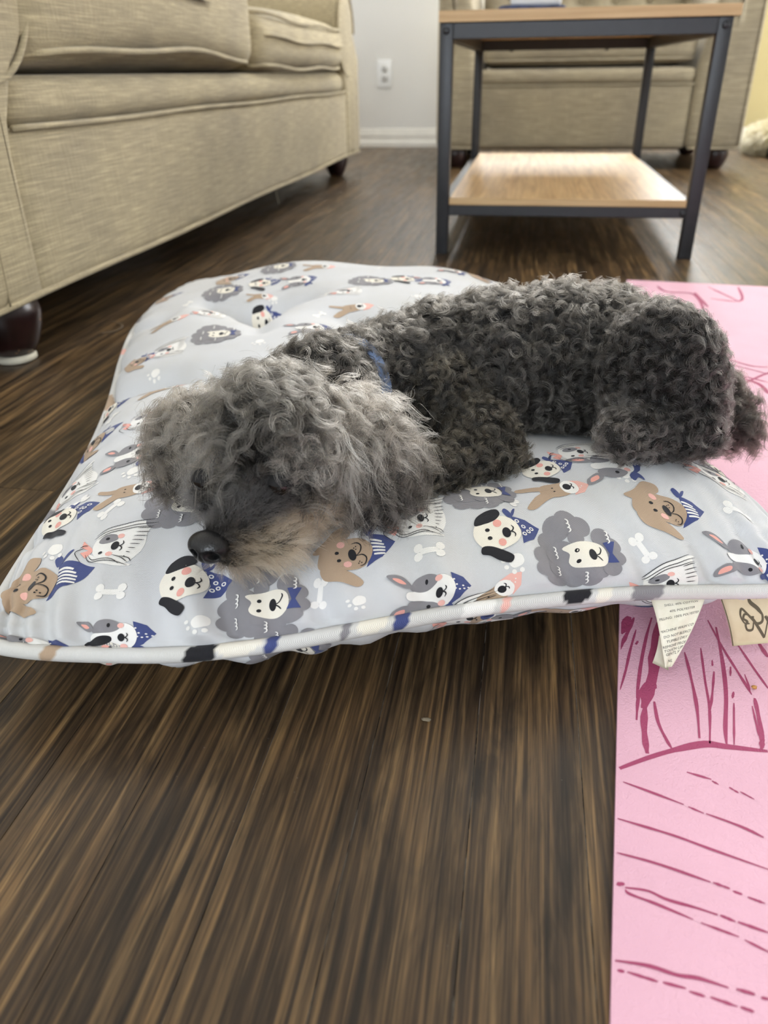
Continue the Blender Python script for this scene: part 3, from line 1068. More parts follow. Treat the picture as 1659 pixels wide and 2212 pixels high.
def surf(u, v, side=1):
    """u, v in [-1, 1] (arc-like) -> point on the top (side 1) or underside (-1)"""
    u = np.asarray(u, float); v = np.asarray(v, float)
    s = np.sin(np.clip(u, -1, 1) * PI / 2)
    t = np.sin(np.clip(v, -1, 1) * PI / 2)
    xy = coons(s, t)
    x_, y_ = xy[..., 0], xy[..., 1]
    a = np.maximum(1 - s * s, 0) ** 0.42
    b_ = np.maximum(1 - t * t, 0) ** 0.36
    prof = a * b_
    zs = seam_z(s, t)
    if side > 0:
        h = 0.056 * prof
        h = h + prof * (0.014 * gauss(x_, y_, 0.125, 0.505, 0.075, 0.055, 0.2)
                        - 0.024 * gauss(x_, y_, 0.03, 0.60, 0.10, 0.055, 0.1)
                        - 0.016 * gauss(x_, y_, -0.02, 0.485, 0.055, 0.035, 0.3)
                        - 0.010 * gauss(x_, y_, -0.14, 0.41, 0.055, 0.06)
                        + 0.006 * gauss(x_, y_, -0.24, 0.42, 0.07, 0.1)
                        + 0.010 * gauss(x_, y_, -0.30, 0.56, 0.09, 0.07)
                        + 0.020 * gauss(x_, y_, -0.30, 1.06, 0.11, 0.06)
                        + 0.016 * gauss(x_, y_, -0.10, 1.06, 0.07, 0.07)
                        + 0.014 * gauss(x_, y_, -0.38, 0.84, 0.05, 0.06))
        # tufting dimples with folds running out of them
        for dx, dy, amp, r in TUFTS:
            rr = np.hypot(x_ - dx, y_ - dy)
            th = np.arctan2(y_ - dy, x_ - dx)
            h = h - amp * np.exp(-(rr / r) ** 1.3) * (1 + 0.28 * np.cos(3 * th + dx * 9) * np.minimum(1, rr / r))
        for (ax, ay), (bx_, by_), amp, wd in FOLDS:
            ex, ey = bx_ - ax, by_ - ay
            L2 = ex * ex + ey * ey
            k = np.clip(((x_ - ax) * ex + (y_ - ay) * ey) / L2, 0, 1)
            dd = np.hypot(x_ - ax - k * ex, y_ - ay - k * ey)
            h = h - amp * np.exp(-(dd / wd) ** 1.5)
        # gathers along the seam
        ef = np.exp(-((v + 1) / 0.36) ** 2) * np.clip((v + 1) / 0.05, 0, 1)
        eb = np.exp(-((1 - v) / 0.25) ** 2) * np.clip((1 - v) / 0.05, 0, 1)
        el = np.exp(-((u + 1) / 0.30) ** 2) * np.clip((u + 1) / 0.05, 0, 1)
        er = np.exp(-((1 - u) / 0.30) ** 2) * np.clip((1 - u) / 0.05, 0, 1)
        pf = pucker(u * 3.0 + 0.45 * v)
        pl_ = pucker(v * 3.2 + 4)
        h = h + 0.0058 * ef * pf + 0.0030 * (eb * pucker(u * 2.2 + 2) + el * pl_ + er * pucker(v * 3.2 + 7))
        steep = np.clip(1 - (v + 1) / 0.5, 0, 1)
        y_ = y_ - 0.0052 * ef * pf * steep
        x_ = x_ - 0.0025 * el * pl_ * np.clip(1 - (u + 1) / 0.5, 0, 1)
        h = h + 0.0012 * np.sin(23 * x_ + 9 * y_) * np.sin(17 * y_ - 6 * x_) * prof
        z = zs + np.maximum(h, 0.0004)
    else:
        h = 0.070 * (np.maximum(1 - s * s, 0) ** 0.40) * (np.maximum(1 - t * t, 0) ** 0.40)
        ef = np.exp(-((v + 1) / 0.3)) * np.clip((v + 1) / 0.05, 0, 1)
        h = h + 0.005 * ef * pucker(u * 3.0 + 5)
        z = np.maximum(zs - h, 0.0056)
        # gathers push the skirt in and out as well
        y_ = y_ + 0.004 * ef * pucker(u * 3.0 + 1)
    return np.stack([x_, y_, z], -1)


TUFTS = [((-0.3093, 0.8847) + (0.046, 0.040)), ((-0.1696, 0.8040) + (0.020, 0.04)), ((-0.4333, 0.8697) + (0.016, 0.035))]
FOLDS = [((-0.3918, 0.6607), (-0.3392, 0.6632), 0.026, 0.016), ((-0.3392, 0.6632), (-0.2812, 0.6571), 0.012, 0.018),
         ((-0.3093, 0.8847), (-0.3813, 0.9195), 0.014, 0.018), ((-0.3093, 0.8847), (-0.2542, 0.9111), 0.014, 0.018), ((-0.3093, 0.8847), (-0.2688, 0.7739), 0.010, 0.016)]

def local_scale(u0, v0):
    # metres per unit of u and v round a spot
    e = 0.05
    u0 = min(max(u0, -0.92), 0.92); v0 = min(max(v0, -0.95), 0.95)
    a = np.linalg.norm(surf(u0 + e, v0) - surf(u0 - e, v0)) / (2 * e)
    b_ = np.linalg.norm(surf(u0, v0 + e) - surf(u0, v0 - e)) / (2 * e)
    return max(a, 0.16), max(b_, 0.22)



GREY = srgb(209, 210, 212)
C_CREAM = srgb(240, 234, 220); C_WHITE = srgb(242, 240, 236); C_BLACK = srgb(38, 38, 42); C_NAVY = srgb(72, 82, 132)
C_PINK = srgb(238, 172, 160); C_PINK2 = srgb(240, 186, 176); C_DGREY = srgb(140, 138, 142); C_TAN = srgb(182, 158, 134); C_BROWN = srgb(160, 136, 116)


def mouth(cx, cy, s):
    return [(C_BLACK, stroke([(cx, cy), (cx + 3.2 * s, cy + 0.8 * s), (cx + 5.0 * s, cy + 3.6 * s), (cx + 3.6 * s, cy + 6.6 * s)], 1.2, 12)),
            (C_BLACK, stroke([(cx, cy), (cx + 3.2 * s, cy - 0.8 * s), (cx + 5.0 * s, cy - 3.6 * s), (cx + 3.6 * s, cy - 6.6 * s)], 1.2, 12))]


def bandana(tip, a, b_, dots, c=C_NAVY, knot=1):
    S = [(c, np.array([a, ((a[0] + tip[0]) / 2 + 2, (a[1] + tip[1]) / 2 + 3), tip, ((b_[0] + tip[0]) / 2 + 1, (b_[1] + tip[1]) / 2 - 4), b_, ((a[0] + b_[0]) / 2 + 5, (a[1] + b_[1]) / 2)]))]
    if knot:
        kx, ky = a
        S += [(c, blob([(kx - 1, ky - 2), (kx - 5, ky + 6), (kx - 1, ky + 9), (kx + 3, ky + 3)], 16)),
              (c, blob([(kx, ky - 2), (kx + 6, ky + 7), (kx + 10, ky + 9), (kx + 5, ky + 1)], 16))]
    mx, my = (tip[0] + a[0] + b_[0]) / 3, (tip[1] + a[1] + b_[1]) / 3
    if dots == 'ring':
        for dx, dy in ((0, 3), (8, 1), (-2, -6), (-5, 9), (3, -3)):
            S += [(C_WHITE, ell(mx + dx, my + dy, 2.4, 2.2)), (c, ell(mx + dx, my + dy, 1.2, 1.1))]
    elif dots == 'dot':
        for dx, dy in ((0, 3), (6, 2), (11, 0), (-4, -7), (3, -3), (-3, 9), (-1, -2), (7, -2), (-5, 3)):
            S += [(C_WHITE, ell(mx + dx, my + dy, 1.1, 1.0, n=10))]
    elif dots == 'stripe':
        for k in range(5):
            f = k / 4
            p0 = np.array([mx - 6 + 3 * f, my + 9 - 17 * f]); p1 = p0 + np.array([13 - 4 * abs(f - 0.4), -3 + 3 * f])
            S += [(C_WHITE, stroke([p0, p1], 2.2, 6, 0.8))]
    elif dots == 'pinkdot':
        for dx, dy in ((0, 3), (6, 1), (-3, -5), (3, -2)):
            S += [(C_WHITE, ell(mx + dx, my + dy, 0.9, 0.9, n=8))]
    return S


def m_spaniel():
    S = bandana((48, 3), (20, 17), (24, -16), 'ring')
    S += [(C_CREAM, blob([(-22, 0), (-17, 14), (-2, 19), (14, 17), (24, 8), (25, -4), (18, -13), (4, -17), (-12, -16)])),
          (C_BLACK, blob([(-18, 13), (-14, 21), (-2, 26), (9, 26), (11, 20), (4, 15), (-8, 13)])),
          (C_BLACK, blob([(-17, -11), (-8, -12), (4, -20), (11, -28), (6, -35), (-4, -30), (-12, -22), (-19, -18)])),
          (C_PINK, ell(5, 11, 4.4, 4)), (C_PINK, ell(4, -10, 4, 4.2)), (C_BLACK, ell(-7, 6, 2.4, 1.9)), (C_BLACK, ell(-7, -3, 2.4, 2)), (C_BLACK, ell(11, -1, 4.2, 5.6))]
    return S + mouth(14, -1, 1.0)


def m_poodle():
    a = []
    for cx, cy, r in ((-16, 30, 13), (-4, 34, 13), (8, 30, 11), (-26, 20, 11), (-33, 4, 12), (-33, -12, 12), (-24, -24, 12), (-8, -26, 12), (8, -28, 11), (16, -22, 10), (-18, 6, 14), (-18, -10, 14), (26, 18, 10), (34, 8, 10), (36, -6, 10), (30, -18, 10), (0, 18, 8), (0, -16, 8)):
        a.append((C_DGREY, ell(cx, cy, r, r * 0.92)))
    a += [(C_CREAM, blob([(-15, 11), (-4, 13), (12, 14), (22, 11), (27, 4), (27, -8), (20, -15), (8, -16), (-6, -11), (-11, -4), (-9, 4)])),
          (C_BLACK, ell(-2, 5, 2.2, 2)), (C_BLACK, ell(-2, -6, 2.2, 2)), (C_BLACK, ell(12, -1, 4, 6.5)),
          (C_BLACK, stroke([(14, -1), (19, 0), (22, 5), (21, 8)], 1.3, 10)), (C_BLACK, stroke([(14, -1), (18, -4), (21, -8)], 1.3, 10)),
          (C_NAVY, np.array([(26, 12), (38, 13), (34, 3), (33, 0), (38, -11), (26, -10), (30, 0)]))]
    for cx, cy, r in ((-6, 30, 0.3), (-26, -14, 0.0), (-24, 8, 0.2), (30, 17, -0.2), (2, -26, 0.1)):
        for k in range(3):
            q = [(cx + 3 * math.cos(th), cy + 4 - 4 * k + 2.4 * math.sin(th)) for th in np.linspace(-1.4, 1.4, 6)]
            a.append((C_WHITE, stroke(q, 1.3, 8)))
    return a


def m_longhair():
    S = [(C_WHITE, blob([(-20, 0), (-14, 16), (6, 26), (36, 33), (34, 18), (36, 4), (34, -10), (24, -24), (6, -20), (-12, -13)], 50)),
         (C_WHITE, stroke([(-18, 10), (0, 22), (42, 34)], 5, 20)), (C_WHITE, stroke([(-24, -8), (-5, -20), (30, -27)], 6, 20)),
         (C_DGREY, blob([(-14, 6), (-8, 13), (3, 14), (7, 8), (0, 3), (-8, 2)], 24)),
         (C_PINK, np.array([(-20, -1), (-34, 8), (-33, -1), (-24, -3), (-32, -8), (-24, -14), (-18, -5)])),
         (C_PINK2, ell(9, 12, 3.6, 3)), (C_PINK2, ell(4, -12, 3.6, 3)), (C_BLACK, ell(-4, 8, 2.2, 1.7)), (C_BLACK, ell(-6, -10, 2.4, 1.8)), (C_BLACK, ell(7, -1, 4, 5.6))]
    S += mouth(10, -1, 1.0)
    L_ = [[(-20, 14), (-4, 24), (36, 35)], [(-21, 10), (-2, 20), (41, 31)], [(-16, 9), (2, 18), (38, 26)], [(-30, -2), (-37, -10), (-27, -21)],
          [(-25, -10), (-15, -20), (12, -22), (28, -28)], [(-22, -10), (-12, -18), (8, -19), (18, -25)], [(16, -15), (26, -18), (30, -23)], [(-34, -3), (-31, 1), (-26, 2)],
          [(8, -14), (18, -17), (27, -24)]]
    L_ += [[(24 - 1.2 * k * 0.3, 21 - 5.2 * k), (37 - 0.3 * k * k, 23.5 - 5.8 * k)] for k in range(8)]
    return S + [(C_BLACK, stroke(q, 0.9, 14)) for q in L_]


def m_boston():
    S = bandana((46, 4), (26, 18), (24, -20), 'dot', knot=0)
    S += [(C_NAVY, blob([(26, -16), (16, -24), (18, -33), (26, -26), (32, -30), (32, -22)], 18)),
          (C_WHITE, blob([(-16, 3), (0, 6), (14, 16), (26, 12), (31, 0), (28, -12), (18, -18), (2, -8), (-15, -7)])),
          (C_DGREY, blob([(-14, 8), (-8, 18), (4, 20), (14, 15), (13, 9), (4, 4), (-8, 4)])), (C_DGREY, blob([(-14, -10), (-4, -7), (8, -10), (17, -17), (10, -24), (-4, -25), (-14, -18)])),
          (C_DGREY, blob([(-12, 10), (-22, 21), (-36, 21), (-30, 14), (-18, 8)])), (C_DGREY, blob([(-12, -20), (-18, -14), (-30, -20), (-32, -29), (-18, -27)])),
          (C_PINK, blob([(-18, 13), (-24, 18), (-31, 18), (-24, 13)], 18)), (C_PINK, blob([(-18, -18), (-26, -20), (-28, -26), (-19, -24)], 18)),
          (C_BLACK, ell(3, 13, 1.5, 2.6)), (C_BLACK, ell(5, -17, 2.2, 2.4)), (C_PINK2, ell(15, 13, 3.4, 3)), (C_PINK2, ell(18, -14, 3.6, 3.4)), (C_BLACK, ell(16, -2, 3.6, 5.4))]
    return S + mouth(18, -2, 0.9)


def m_brown():
    S = bandana((50, 10), (24, 20), (20, -16), 'stripe')
    S += [(C_TAN, blob([(-26, 4), (-20, 18), (-6, 20), (14, 18), (26, 8), (26, -4), (18, -14), (2, -16), (-16, -14), (-26, -6)])),
          (C_TAN, blob([(-32, 12), (-20, 20), (-8, 32), (4, 32), (6, 24), (-6, 16), (-20, 8)])),
          (C_TAN, blob([(-24, -8), (-8, -12), (6, -20), (16, -32), (10, -38), (-4, -30), (-20, -22)])),
          (C_PINK2, ell(-4, 14, 4, 3.6)), (C_PINK2, ell(2, -9, 4, 3.6)), (C_BLACK, ell(-8, 5, 2, 1.8)), (C_BLACK, ell(-6, -4, 2, 1.8)), (C_BLACK, ell(7, 1, 4, 6.6, 0.2))]
    S += [(C_BLACK, stroke([(10, -1), (15, 3), (16, 9), (12, 13), (7, 13)], 1.2, 14)), (C_BLACK, stroke([(10, -1), (17, -1), (21, -6), (19, -12), (14, -13)], 1.2, 14))]
    for dx, dy in ((9, 8), (11, 6), (11, 9), (14, -8), (16, -10), (13, -10)):
        S.append((C_BLACK, ell(dx, dy, 0.7, 0.7, n=8)))
    return S


def m_tan():
    S = bandana((42, 3), (18, 11), (18, -13), 'pinkdot', C_PINK2, knot=0)
    S += [(C_TAN, blob([(-14, 8), (8, 10), (22, 6), (22, -6), (6, -12), (-16, -10)])), (C_TAN, blob([(-12, 6), (-24, 10), (-38, 14), (-40, 9), (-28, 4), (-16, 0)])),
          (C_TAN, blob([(-14, -4), (-26, -8), (-38, -20), (-30, -24), (-14, -16), (-4, -10)])),
          (C_WHITE, blob([(8, 6), (16, 11), (25, 6), (26, -4), (18, -11), (9, -6)])), (C_BLACK, ell(14, 1, 4.4, 5)), (C_BLACK, ell(-2, 3, 1.2, 0.8)), (C_BLACK, ell(-2, -3, 1.2, 0.8))]
    return S + mouth(17, 1, 0.75)


def m_bone():
    return [(C_WHITE, stroke([(-9, 0), (9, 0)], 5.5, 8, 1.0)), (C_WHITE, ell(-11, 4, 4.4, 4)), (C_WHITE, ell(-11, -4, 4.4, 4)), (C_WHITE, ell(11, 4, 4.4, 4)), (C_WHITE, ell(11, -4, 4.4, 4))]


def m_paw():
    return [(C_WHITE, blob([(-6, 2), (0, 9), (8, 7), (9, -1), (3, -5), (-3, -5)], 20)), (C_WHITE, ell(-11, 3, 2.6, 2)), (C_WHITE, ell(-9, -4, 2.4, 2.4)), (C_WHITE, ell(-2, -10, 2.4, 2.8)), (C_WHITE, ell(6, -9, 2.4, 2.8))]


MOTIF = {k: [(c, *poly_tess(np.array(p) * 0.001, 0.0024)) for c, p in f()] for k, f in
         (('S', m_spaniel), ('P', m_poodle), ('H', m_longhair), ('B', m_boston), ('R', m_brown), ('T', m_tan), ('o', m_bone), ('w', m_paw))}
# (kind, u, v of the spot on the cover, turn in degrees, size)
SPOTS = [
    ('H', -0.530, -0.643, -5, 1),
    ('H', 0.665, -0.530, -12, 1),
    ('H', -0.805, -0.443, 30, 1),
    ('H', 0.000, -0.680, 0, 0.9),
    ('H', 0.385, -0.977, 8, 1),
    ('H', -0.580, -0.293, 5, 1),
    ('H', -0.590, -0.013, 5, 1),
    ('H', 0.325, -0.493, 0, 0.9),
    ('H', -0.025, 0.203, 0, 0.9),
    ('H', -0.440, 0.127, 0, 0.9),
    ('S', -0.365, -0.763, -3, 1),
    ('S', 0.120, -0.750, 5, 1),
    ('S', -0.285, 0.337, 8, 1),
    ('S', -0.275, 0.230, 10, 0.9),
    ('S', 0.150, 0.310, 5, 1),
    ('S', 0.240, -0.543, 10, 0.9),
    ('S', -0.875, -0.177, 10, 1),
    ('S', -0.760, -0.543, 20, 0.9),
    ('P', -0.235, -0.857, 0, 0.95),
    ('P', 0.245, -0.843, 0, 1),
    ('P', -0.395, -0.550, 0, 1),
    ('P', -0.410, 0.017, -5, 1),
    ('P', -0.415, 0.320, -5, 1),
    ('P', 0.055, 0.287, -5, 1),
    ('P', 0.115, -0.600, 0, 0.9),
    ('P', 0.755, -0.440, -15, 0.8),
    ('P', -0.230, 0.440, 0, 0.9),
    ('B', 0.000, -0.917, -5, 1),
    ('B', 0.565, -0.837, -5, 1),
    ('B', 0.365, -0.550, 5, 1),
    ('B', -0.490, -0.930, 0, 0.95),
    ('B', -0.155, 0.003, 5, 1),
    ('B', -0.165, 0.337, 5, 1),
    ('B', 0.235, 0.310, 5, 1),
    ('B', -0.590, -0.393, 5, 1),
    ('B', 0.320, 0.440, 0, 0.9),
    ('R', -0.110, -0.750, 0, 1),
    ('R', 0.425, -0.687, -8, 1.05),
    ('R', -0.745, -0.737, 5, 1.1),
    ('R', -0.845, -0.303, 15, 1),
    ('R', -0.415, 0.413, 0, 1),
    ('R', -0.745, -0.027, 15, 0.8),
    ('R', 0.435, 0.443, 0, 0.9),
    ('R', -0.730, 0.377, 10, 0.8),
    ('T', -0.540, -0.500, 5, 1),
    ('T', 0.245, -0.617, 5, 1),
    ('T', -0.595, 0.107, 8, 1),
    ('T', -0.570, -0.173, 8, 1),
    ('T', -0.020, 0.113, 5, 1),
    ('T', 0.100, -0.977, 35, 1),
    ('T', -0.095, 0.420, 0, 0.9),
    ('T', -0.280, 0.277, 0, 0.7),
    ('o', -0.495, -0.773, 0, 1),
    ('o', 0.015, -0.780, -5, 1),
    ('o', 0.360, -0.817, -70, 1),
    ('o', 0.635, -0.660, -25, 1),
    ('o', -0.565, -0.543, 45, 1),
    ('o', 0.155, -0.633, -35, 0.9),
    ('o', 0.375, -0.487, -60, 0.9),
    ('o', -0.710, -0.497, 35, 1),
    ('o', -0.150, -0.843, 80, 1),
    ('o', -0.920, 0.230, 60, 0.9),
    ('o', -0.080, 0.207, 60, 0.9),
    ('o', -0.110, 0.087, 50, 0.9),
    ('o', -0.545, 0.270, 60, 0.8),
    ('o', -0.770, -0.227, 60, 0.9),
    ('o', 0.100, 0.457, 50, 0.9),
    ('o', -0.185, -0.690, 40, 1),
    ('w', 0.140, -0.850, 0, 1),
    ('w', -0.325, -0.903, 0, 1),
    ('w', -0.280, -0.047, 20, 1),
    ('w', -0.625, -0.080, 10, 1),
    ('w', 0.390, -0.587, 0, 1),
    ('w', -0.550, -0.447, 10, 1),
    ('w', -0.695, -0.633, 20, 1),
    ('w', 0.130, -0.550, 0, 0.9),
    ('w', -0.235, 0.270, 0, 0.9),
    ('w', -0.095, -0.910, 0, 0.8),
    ('w', 0.165, 0.167, 0, 0.9),
]
pr = Print()


WU, WV = 0.33, 0.58                 # metres of cloth per unit u, v


def lay(kind, u0, v0, deg, size, wrap=False):
    a = math.radians(deg)
    c, s = math.cos(a), math.sin(a)
    SCU, SCV = local_scale(u0, v0)
    for li, (color, v2, tr) in enumerate(MOTIF[kind]):
        du = (c * v2[:, 0] - s * v2[:, 1]) * size * 0.62 / SCU
        dv = (s * v2[:, 0] + c * v2[:, 1]) * size * 0.74 / SCV
        U, V_ = u0 + du, v0 + dv
        eps = 0.00022 + 0.00004 * li
        P1 = surf(np.clip(U, -0.999, 0.999), np.clip(V_, -0.9985, 0.999), 1)
        # offset along the local normal
        e = 0.004
        Pu = surf(np.clip(U + e, -1, 1), np.clip(V_, -1, 1), 1) - surf(np.clip(U - e, -1, 1), np.clip(V_, -1, 1), 1)
        Pv = surf(np.clip(U, -1, 1), np.clip(V_ + e, -1, 1), 1) - surf(np.clip(U, -1, 1), np.clip(V_ - e, -1, 1), 1)
        N_ = np.cross(Pu, Pv)
        N_ /= np.linalg.norm(N_, axis=1)[:, None] + 1e-12
        top = P1 + N_ * eps
        under = V_ < -1.0
        if under.any():
            B = surf(np.clip(U, -0.999, 0.999), np.clip(-2 - V_, -0.999, 0.9), -1)
            B = B + np.array([0, -0.0004 - 0.00004 * li, -0.0001])
            top = np.where(under[:, None], B, top)
        ok = np.abs(U) < 1.0
        ok &= V_ < 1.0
        keep = [t for t in tr if all(ok[i] for i in t) and (all(under[i] for i in t) or not any(under[i] for i in t))]
        if keep:
            pr.add(top, keep, color, np.column_stack([U * WU, V_ * WV, 0 * U]))


for kind, u0, v0, deg, size in SPOTS:
    lay(kind, u0, v0, deg, size)
# motifs that run over the front seam onto the underside
for kind, u0, v0, deg, size in (('S', -0.50, -1.02, 0, 1.0), ('B', -0.72, -1.0, 0, 1.0), ('P', -0.20, -1.07, 10, 0.9), ('H', 0.06, -1.05, 5, 0.9), ('T', 0.22, -1.10, 0, 0.9),
                                ('S', 0.43, -1.12, 180, 0.9), ('B', 0.12, -1.12, 170, 0.8), ('o', -0.35, -1.12, 30, 1.0), ('R', 0.68, -1.10, 180, 0.9), ('R', -0.86, -1.09, 0, 0.8)):
    lay(kind, u0, v0, deg, size)


def cover_mat():
    m, nt, N, L, b = new_mat('printed_cotton_twill')
    t = tint_node(nt)
    tc = N.new('ShaderNodeAttribute'); tc.attribute_name = 'weave'
    wv = N.new('ShaderNodeTexWave'); wv.wave_type = 'BANDS'; wv.bands_direction = 'DIAGONAL'
    mp = N.new('ShaderNodeMapping'); mp.inputs['Scale'].default_value = (1.0, -0.9, 0.9)
    L.new(tc.outputs['Vector'], mp.inputs['Vector']); L.new(mp.outputs[0], wv.inputs['Vector'])
    wv.inputs['Scale'].default_value = 430
    wv.inputs['Distortion'].default_value = 0.6
    wv.inputs['Detail'].default_value = 1
    dirt = ramp(nt, noise(nt, 7, 4, 0.6), [(0.35, (0.93, 0.92, 0.88)), (0.65, (1.03, 1.03, 1.04))])
    c = mixrgb(nt, t, dirt, 1.0, 'MULTIPLY')
    tw = ramp(nt, wv.outputs['Fac'], [(0.2, (0.76, 0.76, 0.77)), (0.8, (1.12, 1.12, 1.12))])
    c = mixrgb(nt, c, tw, 0.9, 'MULTIPLY')
    L.new(c, b.inputs['Base Color'])
    b.inputs['Roughness'].default_value = 0.85
    b.inputs['Specular IOR Level'].default_value = 0.2
    b.inputs['Sheen Weight'].default_value = 0.1
    bump(nt, wv.outputs['Fac'], 0.25, 0.0006, b)
    return m


MAT_COVER = cover_mat()
bed = thing('pet_bed_pillow', 'grey pillow pet bed printed with dog faces bones and paws', 'pet bed', (-0.13, 0.70, 0.0))


def grid_faces(nu, nv, flip=False, off=0):
    i, j = np.meshgrid(np.arange(nu - 1), np.arange(nv - 1))
    a = (j * nu + i).ravel() + off
    q = np.stack([a, a + 1, a + nu + 1, a + nu], 1)
    return q[:, ::-1] if flip else q


nu, nv = 230, 340
U, V_ = np.meshgrid(np.linspace(-1, 1, nu), np.linspace(-1, 1, nv))
top = surf(U, V_, 1).reshape(-1, 3)
nu2, nv2 = 140, 180
U2, V2 = np.meshgrid(np.linspace(-1, 1, nu2), np.linspace(-1, 1, nv2))
bot = surf(U2, V2, -1).reshape(-1, 3)
bf = grid_faces(nu, nv).tolist() + grid_faces(nu2, nv2, True, len(top)).tolist()
cover = link_mesh('cover', merged_mesh('cover', np.concatenate([top, bot]), bf, GREY, pr, np.concatenate([np.column_stack([U.ravel() * WU, V_.ravel() * WV, 0 * U.ravel()]), np.column_stack([U2.ravel() * WU, V2.ravel() * WV, 0 * U2.ravel()])])), MAT_COVER, None, True)
set_parent_keep(cover, bed)

# piping round the seam, with snippets of the print
ed = []
k_ = np.linspace(-1, 1, 260)
ones = np.ones_like(k_)
for s, t in ((k_, -ones), (ones, k_), (-k_, ones), (-ones, -k_)):
    xy = coons(s, t)
    ed.append(np.column_stack([xy, seam_z(s, t)])[:-1])
loop = np.concatenate(ed)
cen = loop.mean(0)
outw = loop - cen
outw[:, 2] = 0
outw /= np.linalg.norm(outw, axis=1)[:, None]
loop = loop + outw * 0.0030
for _ in range(3):
    loop = (np.roll(loop, 1, 0) + loop * 2 + np.roll(loop, -1, 0)) / 4
NP_ = 12
PV, PF = tube_geo(loop, 0.0046, NP_, True)
pc = np.tile(np.array([*srgb(214, 213, 210)[:3], 1.0]), (len(PV), 1))


# front run of the loop is indices 0..258 from the left corner to the right one
ii, kk = np.meshgrid(np.arange(len(loop)), np.arange(NP_), indexing='ij')
for i0, i1, k0, c_ in ((22, 27, 2, C_TAN), (62, 71, 1, C_BLACK), (71, 84, 3, C_CREAM), (84, 88, 2, C_NAVY), (105, 108, 2, C_DGREY), (110, 119, 3, C_CREAM), (120, 125, 2, C_NAVY), (140, 150, 1, C_WHITE), (152, 155, 2, C_PINK2),
                       (171, 180, 3, C_BLACK), (181, 186, 2, C_CREAM), (192, 202, 2, C_DGREY), (236, 238, 2, C_WHITE), (268, 274, 2, C_NAVY), (300, 312, 3, C_TAN), (800, 812, 2, C_BLACK), (840, 850, 3, C_DGREY), (880, 886, 2, C_PINK2), (920, 932, 2, C_TAN), (960, 966, 2, C_NAVY), (990, 1000, 3, C_DGREY)):
    dk = (kk - k0 + NP_ / 2) % NP_ - NP_ / 2
    inn = ((ii - (i0 + i1) / 2 - 0.5 * dk) / ((i1 - i0) / 2)) ** 2 + (dk / 3.6) ** 2 < 1
    pc[inn.ravel(), :3] = c_[:3]
pp = Print()
pip = link_mesh('piping', merged_mesh('piping', PV, PF, pc, pp, np.array(PV) * 2.0), MAT_COVER, None, True)
set_parent_keep(pip, bed)

# ------------------------------------------------------------------ labels sewn into the front seam
def text_geo(txt, size):
    cu = bpy.data.curves.new('t', 'FONT')
    cu.body = txt
    cu.size = size
    cu.align_x = 'CENTER'
    cu.resolution_u = 2
    o = bpy.data.objects.new('t', cu)
    col.objects.link(o)
    dg = bpy.context.evaluated_depsgraph_get()
    me = bpy.data.meshes.new_from_object(o.evaluated_get(dg))
    V = np.array([v.co[:2] for v in me.vertices]) if len(me.vertices) else np.zeros((0, 2))
    Fc = [tuple(p.vertices) for p in me.polygons]
    bpy.data.objects.remove(o); bpy.data.curves.remove(cu); bpy.data.meshes.remove(me)
    return V, Fc


def tag_mat(name):
    m, nt, N, L, b = new_mat(name)
    t = tint_node(nt)
    sh = ramp(nt, noise(nt, 60, 4, 0.6), [(0.35, (0.93, 0.91, 0.86)), (0.65, (1.02, 1.02, 1.02))])
    L.new(mixrgb(nt, t, sh, 1.0, 'MULTIPLY'), b.inputs['Base Color'])
    b.inputs['Roughness'].default_value = 0.6
    bump(nt, noise(nt, 160, 3), 0.3, 0.001, b)
    return m


MAT_TAG = tag_mat('satin_label')


def patch(corners, bulge):
    """bilinear sheet over 4 corners (top-left, top-right, bottom-right, bottom-left) with a bulge function (a, b) -> offset"""
    A, B, C_, D = [np.array(c) for c in corners]
    n_ = np.cross(B - A, D - A)
    n_ = n_ / np.linalg.norm(n_)

    def f(a, b_):
        a = np.asarray(a, float)[..., None]; b_ = np.asarray(b_, float)[..., None]
        return (A * (1 - a) + B * a) * (1 - b_) + (D * (1 - a) + C_ * a) * b_ + n_ * bulge(a, b_)
    return f, n_


def sheet(f, n_, na, nb, thick):
    a, b_ = np.meshgrid(np.linspace(0, 1, na), np.linspace(0, 1, nb))
    F_ = f(a, b_).reshape(-1, 3)
    V = np.concatenate([F_, F_ + n_ * thick])
    m = na * nb
    fc = grid_faces(na, nb).tolist() + grid_faces(na, nb, True, m).tolist()
    ring = list(range(na)) + [j * na + na - 1 for j in range(1, nb)] + [(nb - 1) * na + i for i in range(na - 2, -1, -1)] + [j * na for j in range(nb - 2, 0, -1)]
    for k in range(len(ring)):
        p, q = ring[k], ring[(k + 1) % len(ring)]
        fc.append((p, q, q + m, p + m))
    return V, fc


# care label: twisted to a point, turned-back strip at its left
CARE = [(0.0942, 0.4097, 0.0460), (0.1285, 0.4155, 0.0470), (0.1096, 0.3856, 0.0120), (0.1050, 0.3840, 0.0120)]


def care_shape(a, b_):
    return 0.0015 * np.sin(a * PI) * (1 - b_) - 0.003 * np.sin(b_ * PI) + 0.0008 * np.sin(a * 9 + b_ * 7)


CA, CB, CC, CD = [np.array(c) for c in CARE]
cn = np.cross(CB - CA, CD - CA); cn /= np.linalg.norm(cn)
if cn[1] > 0:
    cn = -cn


def care_f(a, b_):
    a = np.asarray(a, float); b_ = np.asarray(b_, float)
    # right edge bellies out before running in to the point
    k = b_ ** 1.0
    left = CA + (CD - CA) * k[..., None]
    right = CB + (CC - CB) * (b_ ** 1.35)[..., None]
    p = left + (right - left) * a[..., None]
    return p + cn * (0.0015 * np.sin(a * PI) * (1 - b_) + 0.004 * np.sin(b_ * PI) + 0.0007 * np.sin(a * 9 + b_ * 7))[..., None]


